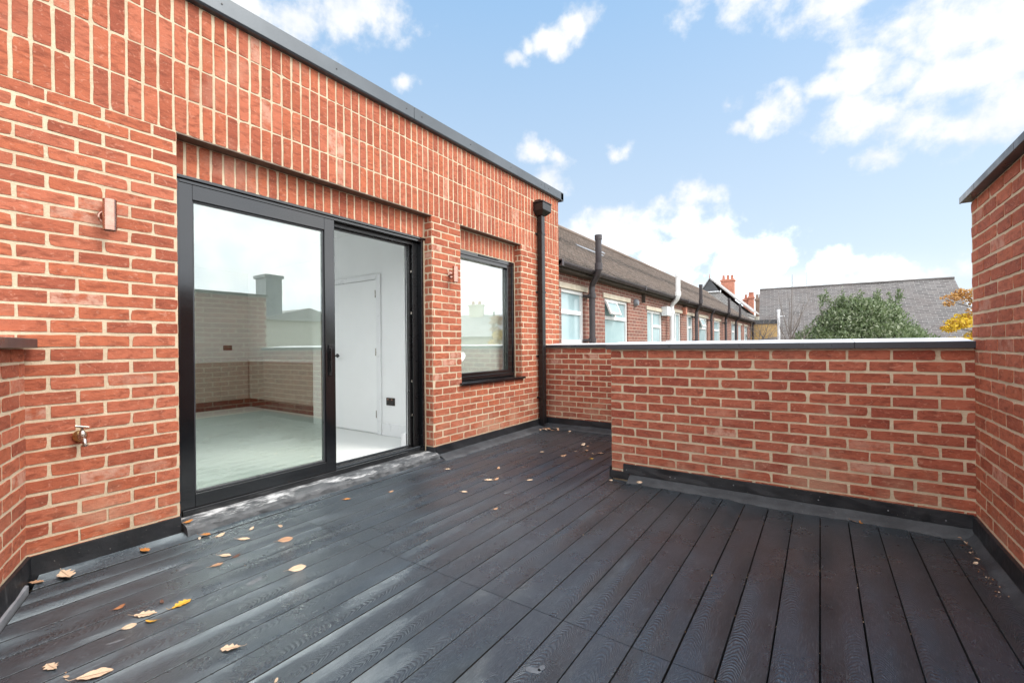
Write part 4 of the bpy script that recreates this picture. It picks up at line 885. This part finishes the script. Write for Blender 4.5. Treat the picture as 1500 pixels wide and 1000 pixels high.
def soil(y,ytop,ztop,mat,r=.055,zcol=2.05,lean=.0):
    x=XG+.14; mb=MB(); xt=XG+.36
    pts=[(x,y,-5.5),(x,y,ZEV-.30)]
    if ztop: pts+=[(x+.02,y-.01,ZEV-.23),(xt-.03,ytop+.02,ZEV-.11),(xt,ytop,ZEV-.04),(xt,ytop,ztop)]
    else: pts+=[(x+.02,y,ZEV-.22),(x+.08,y,ZEV-.14),(x+.095,y,ZEV-.08)]
    mb.tube(pts,r,mat,14)
    for zc in (1.25,zcol): mb.tube([(x,y,zc-.04),(x,y,zc+.04)],r*1.28,mat,14); mb.box(XG+.001,x,y-.1,y+.1,zc-.02,zc+.02,mat)
    if ztop:
        mb.tube([(xt,ytop,ZEV-.03),(xt,ytop,ZEV+.09)],r*1.25,mat,14); mb.tube([(xt,ytop,ztop-.07),(xt,ytop,ztop+.01)],r*1.18,mat,14)
    return mb.build('drain_pipe',nb)
soil(7.49,7.29,3.07,'old_pipe')
o=soil(12.77,12.59,3.06,'white_upvc',.060); o['label']='white soil pipe, the only pale one on the terrace'
soil(15.77,15.42,3.07,'old_pipe',.05); soil(18.27,0,0,'old_pipe',.04); soil(21.4,20.89,3.07,'old_pipe',.05); soil(24.27,24.03,3.06,'old_pipe',.05); soil(30.9,0,0,'old_pipe',.055)
mb=MB(); mb.box(XG+.001,XG+.17,12.25,12.62,1.93,2.18,'white_paint'); mb.build('meter_box',nb,bevel=.01)
mb=MB(); mb.tube([(XG+.001,10.15,2.13),(XG+.05,10.15,2.13),(XG+.09,10.15,2.13)],[.085,.085,.06],'lead_flashing',16); mb.build('wall_vent',nb)
mb=MB(); mb.box(XG+.001,XG+.12,14.45,14.62,2.08,2.30,'terracotta'); mb.box(XG+.02,XG+.10,10.60,10.63,2.16,2.38,'bark_dark'); mb.box(XG+.02,XG+.10,14.52,14.55,2.31,2.38,'bark_dark'); mb.build('bracket',nb)
# ================================================================ far buildings
def frame2(O,d):   # local frame: x along d, z up, y = away
    d=V(d).normalized(); n=V((-d.y,d.x,0)); M=Matrix(((d.x,n.x,0,O[0]),(d.y,n.y,0,O[1]),(0,0,1,O[2]),(0,0,0,1))); return M
hl=empty('slate_roofed_hall',(1.5,35,-6),'long building with a big grey slate roof and gable end behind the trees','building')
# ridge from L to R, roof falls toward the terrace
RL=V((-3.43,35.31,4.83)); RR=V((6.45,36.06,4.83)); rd=(RR-RL).normalized(); M=frame2((RL.x,RL.y,0),rd); Lr=(RR-RL).length; dep=5.3; drop=5.3*.86
mb=MB(); vs=[];uv=[];n1,n2=40,16
# work in local coordinates: x 0..Lr, y -dep..0
for i in range(n1+1):
    for j in range(n2+1):
        x=Lr*i/n1; s_=j/n2; p=M@V((x,-dep*(1-s_),4.83-drop*(1-s_)+.02*math.sin(x*1.7)*s_)); vs.append(tuple(p)); uv.append((x,s_*math.hypot(dep,drop)+.001))
mb.add(vs,[(i*(n2+1)+j,(i+1)*(n2+1)+j,(i+1)*(n2+1)+j+1,i*(n2+1)+j+1) for i in range(n1) for j in range(n2)],'slates',uvs=uv)
A=[M@V(p) for p in ((0,0,4.83),(Lr,0,4.83),(Lr,dep,4.83-drop),(0,dep,4.83-drop))]
mb.add([tuple(p) for p in A],[(0,3,2,1)],'slates',uvs=[(0,0),(Lr,0),(Lr,7),(0,7)]); mb.build('roof',hl)
mb=MB(); mb.prism([(-dep+.2,-6),(-dep+.2,4.7-drop+.2),(0,4.76),(dep-.2,4.7-drop+.2),(dep-.2,-6)],0,.12,Lr-.12,'neighbour_brick_end',M); mb.build('wall',hl)
mb=MB(); a=M@V((0,0,4.85)); b_=M@V((Lr,0,4.85)); mb.tube([a,(a+b_)/2,b_],.07,'slates',8); mb.build('ridge_tiles',hl)
yb=empty('yellow_brick_outbuilding',(-2.8,32.5,-6),'flat roofed yellow brick outbuilding beyond the end of the terrace','building')
mb=MB(); M2=frame2((-3.62,31.2,0),(1.4,.35,0)); mb.box(0,1.55,0,1.6,-6,2.33,'yellow_brick',M2); mb.build('wall',yb)
mb=MB(); mb.box(-.1,1.62,-.08,1.7,2.335,2.58,'dark_steel',M2); mb.build('fascia',yb)
ps=MB(); ps.tube([(-2.04,31.0,-6),(-2.04,31.0,3.16)],.075,'white_paint',12); ps.tube([(-2.04,31.0,3.0),(-2.04,31.0,3.16)],.09,'white_paint',12); ps.box(-2.0,-1.72,30.98,31.02,2.72,2.78,'white_paint')
tag(ps.build('flue_pipe'),'white vertical flue pipe standing beside the yellow brick outbuilding','flue')
gh=empty('gabled_house',(-5.5,39,-6),'house with a small dark gable, pale slate roof and tall chimney beyond the terrace','house')
mb=MB(); ap=V((-6.88,36.57,6.1)); hw=.62
mb.prism([(-7.52,5.12),(-6.88,6.08),(-6.24,5.12)],1,36.5,36.62,'dark_steel'); mb.build('gable_board',gh)
mb=MB(); mb.prism([(-7.5,-6),(-7.5,5.05),(-6.2,5.05),(-4.3,3.3),(-4.3,-6)],1,36.63,42,'grey_tile_hung'); mb.build('wall',gh)
mb=MB(); mb.box(-7.52,-6.24,36.46,36.62,5.04,5.115,'white_paint'); mb.build('fascia',gh)
mb=MB()
for (x0,z0,x1,z1) in ((-6.88,6.16,-4.15,3.60),(-6.88,6.16,-7.7,5.0)):
    vs=[(x0,36.4,z0),(x1,36.4,z1),(x1,42.2,z1),(x0,42.2,z0),(x0,36.4,z0-.10),(x1,36.4,z1-.10),(x1,42.2,z1-.10),(x0,42.2,z0-.10)]
    L_=math.hypot(x1-x0,z1-z0); mb.add(vs,[(0,1,2,3),(7,6,5,4),(0,4,5,1),(1,5,6,2),(2,6,7,3)],'pale_slates',uvs=[(36.4,0),(36.4,L_),(42.2,L_),(42.2,0)]*2)
rfg=mb.build('roof',gh)
mb=MB(); mb.tube([(-6.88,36.42,6.14),(-6.88,36.42,6.45)],[.035,.012],'terracotta',8); mb.build('finial',rfg)
def chimney(par,x0,x1,y0,y1,z0,z1,npot,mat='terracotta',pm='terracotta',top=.12):
    mb=MB(); mb.box(x0,x1,y0,y1,z0,z1,mat); mb.box(x0-.07,x1+.07,y0-.07,y1+.07,z1,z1+.10,mat); mb.box(x0-.03,x1+.03,y0-.03,y1+.03,z1+.10,z1+.17,mat); c_=mb.build('chimney',par)
    for k in range(npot):
        mb=MB(); cx=x0+(x1-x0)*(k+.5)/npot; mb.tube([(cx,(y0+y1)/2,z1+.17),(cx,(y0+y1)/2,z1+.50),(cx,(y0+y1)/2,z1+.55)],[.125,.10,.125],pm,12); mb.build('chimney_pot',c_)
chimney(gh,-6.95,-5.95,41.5,42.2,3.5,6.42,3)
h2=empty('brick_house',(-5,45,-6),'distant house with clustered brown chimneys between the gable and the slate roof','house')
mb=MB(); mb.box(-9.5,-4.7,43.6,50,-6,3.2,'neighbour_brick_end'); mb.build('wall',h2)
mb=MB(); mb.prism([(-9.8,3.1),(-7.0,4.6),(-4.5,3.1)],1,43.4,50.2,'slates'); mb.build('roof',h2)
chimney(h2,-5.65,-5.28,44.6,45.1,2.0,4.95,1,'terracotta'); chimney(h2,-5.20,-4.80,44.3,44.8,2.0,5.1,2,'terracotta'); chimney(h2,-4.75,-4.25,45.2,45.7,2.0,4.95,2,'house_brick','house_brick')
mb=MB(); mb.box(-5.3,-4.0,40.3,41.2,-6,3.25,'cream_cladding'); mb.build('rendered_bay',h2)
# house to the right, out of the frame, mirrored in the window glass
h3=empty('semi_detached_house',(15,27,-6),'pale house with grey roof and chimney mirrored in the window glass','house')
M3=frame2((17.0,21.9,0),(-.83,.56,0))
mb=MB(); mb.box(0,9,0,-6,-6,1.9,'cream_cladding',M3); mb.build('wall',h3)
mb=MB(); mb.prism([(.4,1.8),(-3,3.55),(-6.4,1.8)],0,-.4,6.6,'pale_slates',M3); mb.prism([(.4,1.8),(-3,2.9),(-6.4,1.8)],0,6.61,9.4,'pale_slates',M3); mb.build('roof',h3)
mb=MB(); mb.box(3.9,5.0,-3.5,-2.6,2.8,4.2,'cream_cladding',M3); mb.box(3.8,5.1,-3.6,-2.5,4.2,4.32,'cream_cladding',M3)
for k in range(2): mb.tube([M3@V((4.2+k*.5,-3.05,4.32)),M3@V((4.2+k*.5,-3.05,4.6))],.13,'terracotta',10)
mb.build('chimney',h3)
for x in (1,2.6,6.5):
    mb=MB(); mb.box(x,x+1.2,.001,.05,.2,1.3,'white_upvc',M3); mb.build('window',h3)
h4=empty('chimneyed_block',(14,11,-6),'plain pale block with one chimney mirrored in the sliding door glass','building')
mb=MB(); mb.box(13.0,18,9.6,14,-6,2.45,'cream_cladding'); mb.build('wall',h4)
mb=MB(); mb.prism([(9.4,2.4),(11.8,3.0),(14.2,2.4)],0,12.8,18.2,'pale_slates'); mb.build('roof',h4)
mb=MB(); mb.box(13.05,13.95,9.95,10.65,2.3,4.25,'lead_flashing'); mb.box(12.98,14.02,9.88,10.72,4.25,4.38,'lead_flashing'); mb.build('chimney',h4)
# ================================================================ trees
def leafcloud(mb,blobs,n,size,mat,seed,shell=.55,up=.4,aspect=.42):
    rg=np.random.default_rng(seed); vol=np.array([b[3]*b[4]*b[5] for b in blobs]); pr_=vol**.67/np.sum(vol**.67)
    idx=rg.choice(len(blobs),n,p=pr_)
    d=rg.normal(size=(n,3)); d/=np.linalg.norm(d,axis=1)[:,None]; rad=shell+(1-shell)*rg.random(n)**.6; rad*=1+rg.normal(0,.05,n)
    B=np.array([b[:6] for b in blobs]); c=B[idx,:3]+d*rad[:,None]*B[idx,3:6]
    ax=rg.normal(size=(n,3))+np.array([0,0,up*2])+d*.9; ax/=np.linalg.norm(ax,axis=1)[:,None]
    sd_=np.cross(ax,rg.normal(size=(n,3))); sd_/=np.linalg.norm(sd_,axis=1)[:,None]
    s_=size*(.6+.8*rg.random(n)); L=ax*s_[:,None]; Wd=sd_*(s_*aspect)[:,None]
    nrm=np.cross(ax,sd_)*(s_*.12)[:,None]
    V0=c-L*.5; V1=c+Wd*.5+nrm; V2=c+L*.5; V3=c-Wd*.5+nrm
    o=len(mb.v); k=mb.mi(mat); A=np.stack([V0,V1,V2,V3],1).reshape(-1,3)
    mb.v.extend(map(tuple,A.tolist())); col=np.repeat(rg.random((n,3)),4,axis=0); mb.col.extend(map(tuple,col.tolist())); mb.uv.extend([(0,0)]*(4*n))
    mb.f.extend([(o+4*i,o+4*i+1,o+4*i+2,o+4*i+3) for i in range(n)]); mb.m.extend([k]*n); mb.smooth.extend([False]*n)
def branch(mb,p,d,L,r,depth,rg,mat,spread=.6,upw=.25,nseg=5,kids=3):
    pts=[V(p)]; dd=V(d).normalized()
    for i in range(nseg):
        dd=(dd+V((rg.gauss(0,.12),rg.gauss(0,.12),rg.gauss(0,.08)+upw*.25))).normalized(); pts.append(pts[-1]+dd*L/nseg)
    rs=[r*(1-.75*i/nseg) for i in range(nseg+1)]
    mb.tube(pts,rs,mat,6,cap=False)
    if depth>0:
        for k in range(kids):
            i=rg.randint(1,nseg); a=rg.uniform(0,6.28); nd=(dd+V((math.cos(a)*spread,math.sin(a)*spread,rg.uniform(-.1,.5)))).normalized()
            branch(mb,pts[i],nd,L*rg.uniform(.4,.7),rs[i]*.6,depth-1,rg,mat,spread,upw,nseg,kids)
gt=empty('garden_tree',(17,15.5,-6),'round garden tree mirrored beside the chimney in the door glass','tree')
mb=MB(); leafcloud(mb,[(17,15.5,1.6,1.8,1.8,1.4),(15.6,16.5,1.2,1.4,1.4,1.2),(18.5,16.5,1.4,1.6,1.6,1.3)],5000,.2,'evergreen_leaf',41,.4,.4,.45); mb.build('crown',gt)
mb=MB(); mb.tube([(17,15.5,-6),(17,15.5,-2),(17,15.5,1.5)],[.25,.2,.08],'bark_dark',8); mb.build('trunk',gt)
tr=empty('evergreen_tree',(1.3,21.5,-6),'big dense dark green tree in front of the slate roof','tree','trees beyond the parapet')
mb=MB(); rg=random.Random(8); rgn=np.random.default_rng(12)
tdir=V((C_,S_,0)); fdir=V((-S_,C_,0))
def tp_(u,z,w_=0): p=V((1.25,21.5,0))+tdir*u+fdir*w_; return (p.x,p.y,z)
bl=[(0,1.45,0,1.5,1.35),(-.9,1.35,0,1.1,1.0),(.9,1.4,.1,1.15,1.1),(-.25,2.15,-.1,.75,.65),(-1.0,2.0,0,.6,.5),(.75,2.1,.1,.75,.65),(-1.7,1.2,0,.75,.6),(1.75,1.15,.2,.8,.75),(-2.3,.95,0,.6,.45),(.2,1.0,-.9,1.2,.9),(-1.3,.9,-.7,.9,.7),(1.35,1.0,-.7,.8,.7),(2.35,.95,.3,.6,.45),(-.55,2.55,.1,.38,.4),(.55,2.5,.1,.42,.42),(1.25,2.35,.1,.35,.45),(.05,2.3,-.3,.5,.5)]
blobs=[(*tp_(u,z,w_),rr*1.0,rr*1.0,hh) for (u,z,w_,rr,hh) in bl]
leafcloud(mb,blobs,21000,.135,'evergreen_leaf',5,.45,.5,.40)
tw=[(*tp_(rgn.uniform(-1.5,1.8),2.55+rgn.uniform(0,.35),0),.12,.12,.36) for _ in range(16)]
leafcloud(mb,tw,900,.12,'evergreen_leaf',6,.1,.8,.35)
mb.build('crown',tr)
mb=MB(); mb.tube([tp_(0,-6),tp_(.1,-3),tp_(0,0),tp_(.1,1.4)],[.3,.24,.17,.08],'bark_dark',10)
for k in range(9): branch(mb,tp_(0,-1+.25*k),(rg.uniform(-1,1),rg.uniform(-1,1),.9),1.7,.07,1,rg,'bark_dark')
mb.build('trunk',tr)
sh=empty('evergreen_shrub',(3.0,22.7,-6),'thin green treetop at the right foot of the big tree','tree','trees beyond the parapet')
mb=MB(); bb=[(*tp_(2.75,.85,.9),.55,.55,.55),(*tp_(3.25,.75,1.0),.6,.6,.5),(*tp_(3.8,.70,1.2),.5,.5,.45),(*tp_(2.75,1.35,.9),.22,.22,.35)]
leafcloud(mb,bb,2600,.12,'evergreen_leaf',9,.35,.6,.38); mb.build('crown',sh)
mb=MB(); mb.tube([tp_(3.2,-6,1),tp_(3.2,-2,1),tp_(3.1,.9,1)],[.12,.1,.04],'bark_dark',8); mb.build('trunk',sh)
bt=empty('bare_birch',(-.78,17.7,-6),'bare leafless tree with thin upright twigs left of the evergreen','tree')
mb=MB(); rg=random.Random(21); base=V((-.80,17.6,0))
mb.tube([base+V((0,0,-6)),base+V((.02,0,-2)),base+V((-.05,.0,.6)),base+V((.0,.05,1.7)),base+V((.03,.08,2.8)),base+V((.04,.1,3.45))],[.10,.08,.045,.020,.013,.006],'twig_grey',8)
for k in range(16):
    a=rg.uniform(0,6.28); z=rg.uniform(.0,1.6); branch(mb,base+V((0,0,z)),(math.cos(a)*.8,math.sin(a)*.8,.9),rg.uniform(.9,1.5),.022,2,rg,'twig_grey',.7,.35,5,3)
branch(mb,base+V((0,0,1.1)),(-.32,-.1,1),1.9,.02,1,rg,'twig_grey',.3,.5,6,3)
mb.build('trunk',bt)
b2_=empty('bare_shrub',(-3.1,29.5,-6),'tangle of bare twigs before the yellow brick outbuilding','shrub')
mb=MB(); rg=random.Random(5)
for k in range(12): branch(mb,(-3.25+rg.uniform(-.3,.8),29.4,1.2),(rg.uniform(-.8,.8),.1,.9),rg.uniform(1.1,1.7),.022,2,rg,'twig_grey',.8,.2,5,3)
mb.tube([(-3.1,29.4,-6),(-3.1,29.4,-1),(-3.2,29.4,1.3)],[.1,.08,.05],'twig_grey',8); mb.build('trunk',b2_)
yt=empty('autumn_tree',(2.75,12.9,-6),'tree with yellow and rusty autumn leaves beside the right wall','tree')
mb=MB(); yc=V((2.28,12.45,0))
def yp(u,z,w_=0): p=yc+tdir*u+fdir*w_; return (p.x,p.y,z)
yl=[(.02,1.52,0,.25,.11),(.25,1.62,.1,.22,.12),(-.15,1.42,0,.14,.08),(.1,1.18,0,.36,.07),(.45,1.28,0,.25,.12),(-.2,1.12,0,.15,.05),(.55,1.5,.1,.14,.12),(-.28,1.43,0,.06,.04),(.5,1.05,.0,.5,.1)]
leafcloud(mb,[(*yp(u,z,w_),rr,rr*.8,hh) for (u,z,w_,rr,hh) in yl],3600,.055,'yellow_leaf',31,.2,.1,.6)
rl=[(-.05,2.05,0,.22,.08),(.2,2.12,0,.26,.1),(-.2,1.93,0,.10,.07),(.42,2.0,0,.25,.14),(.4,1.75,0,.2,.12),(.05,2.15,0,.1,.08)]
leafcloud(mb,[(*yp(u,z,w_),rr,rr*.8,hh) for (u,z,w_,rr,hh) in rl],850,.055,'rust_leaf',33,.2,.1,.55)
mb.build('crown',yt)
mb=MB(); rg=random.Random(3); mb.tube([yp(.9,-6,.1),yp(.85,-1,.1),yp(.8,1.5,.1),yp(.75,2.4,.1)],[.2,.15,.08,.03],'bark_dark',8)
for (z,u,zz_) in ((1.2,-.2,1.45),(.9,-.2,1.1),(1.6,-.2,1.98),(1.8,.0,2.1)):
    mb.tube([yp(.8,z,.1),yp(.4,(z+zz_)/2+.03,.05),yp(u,zz_,0)],[.018,.010,.004],'bark_dark',6)
mb.build('trunk',yt)
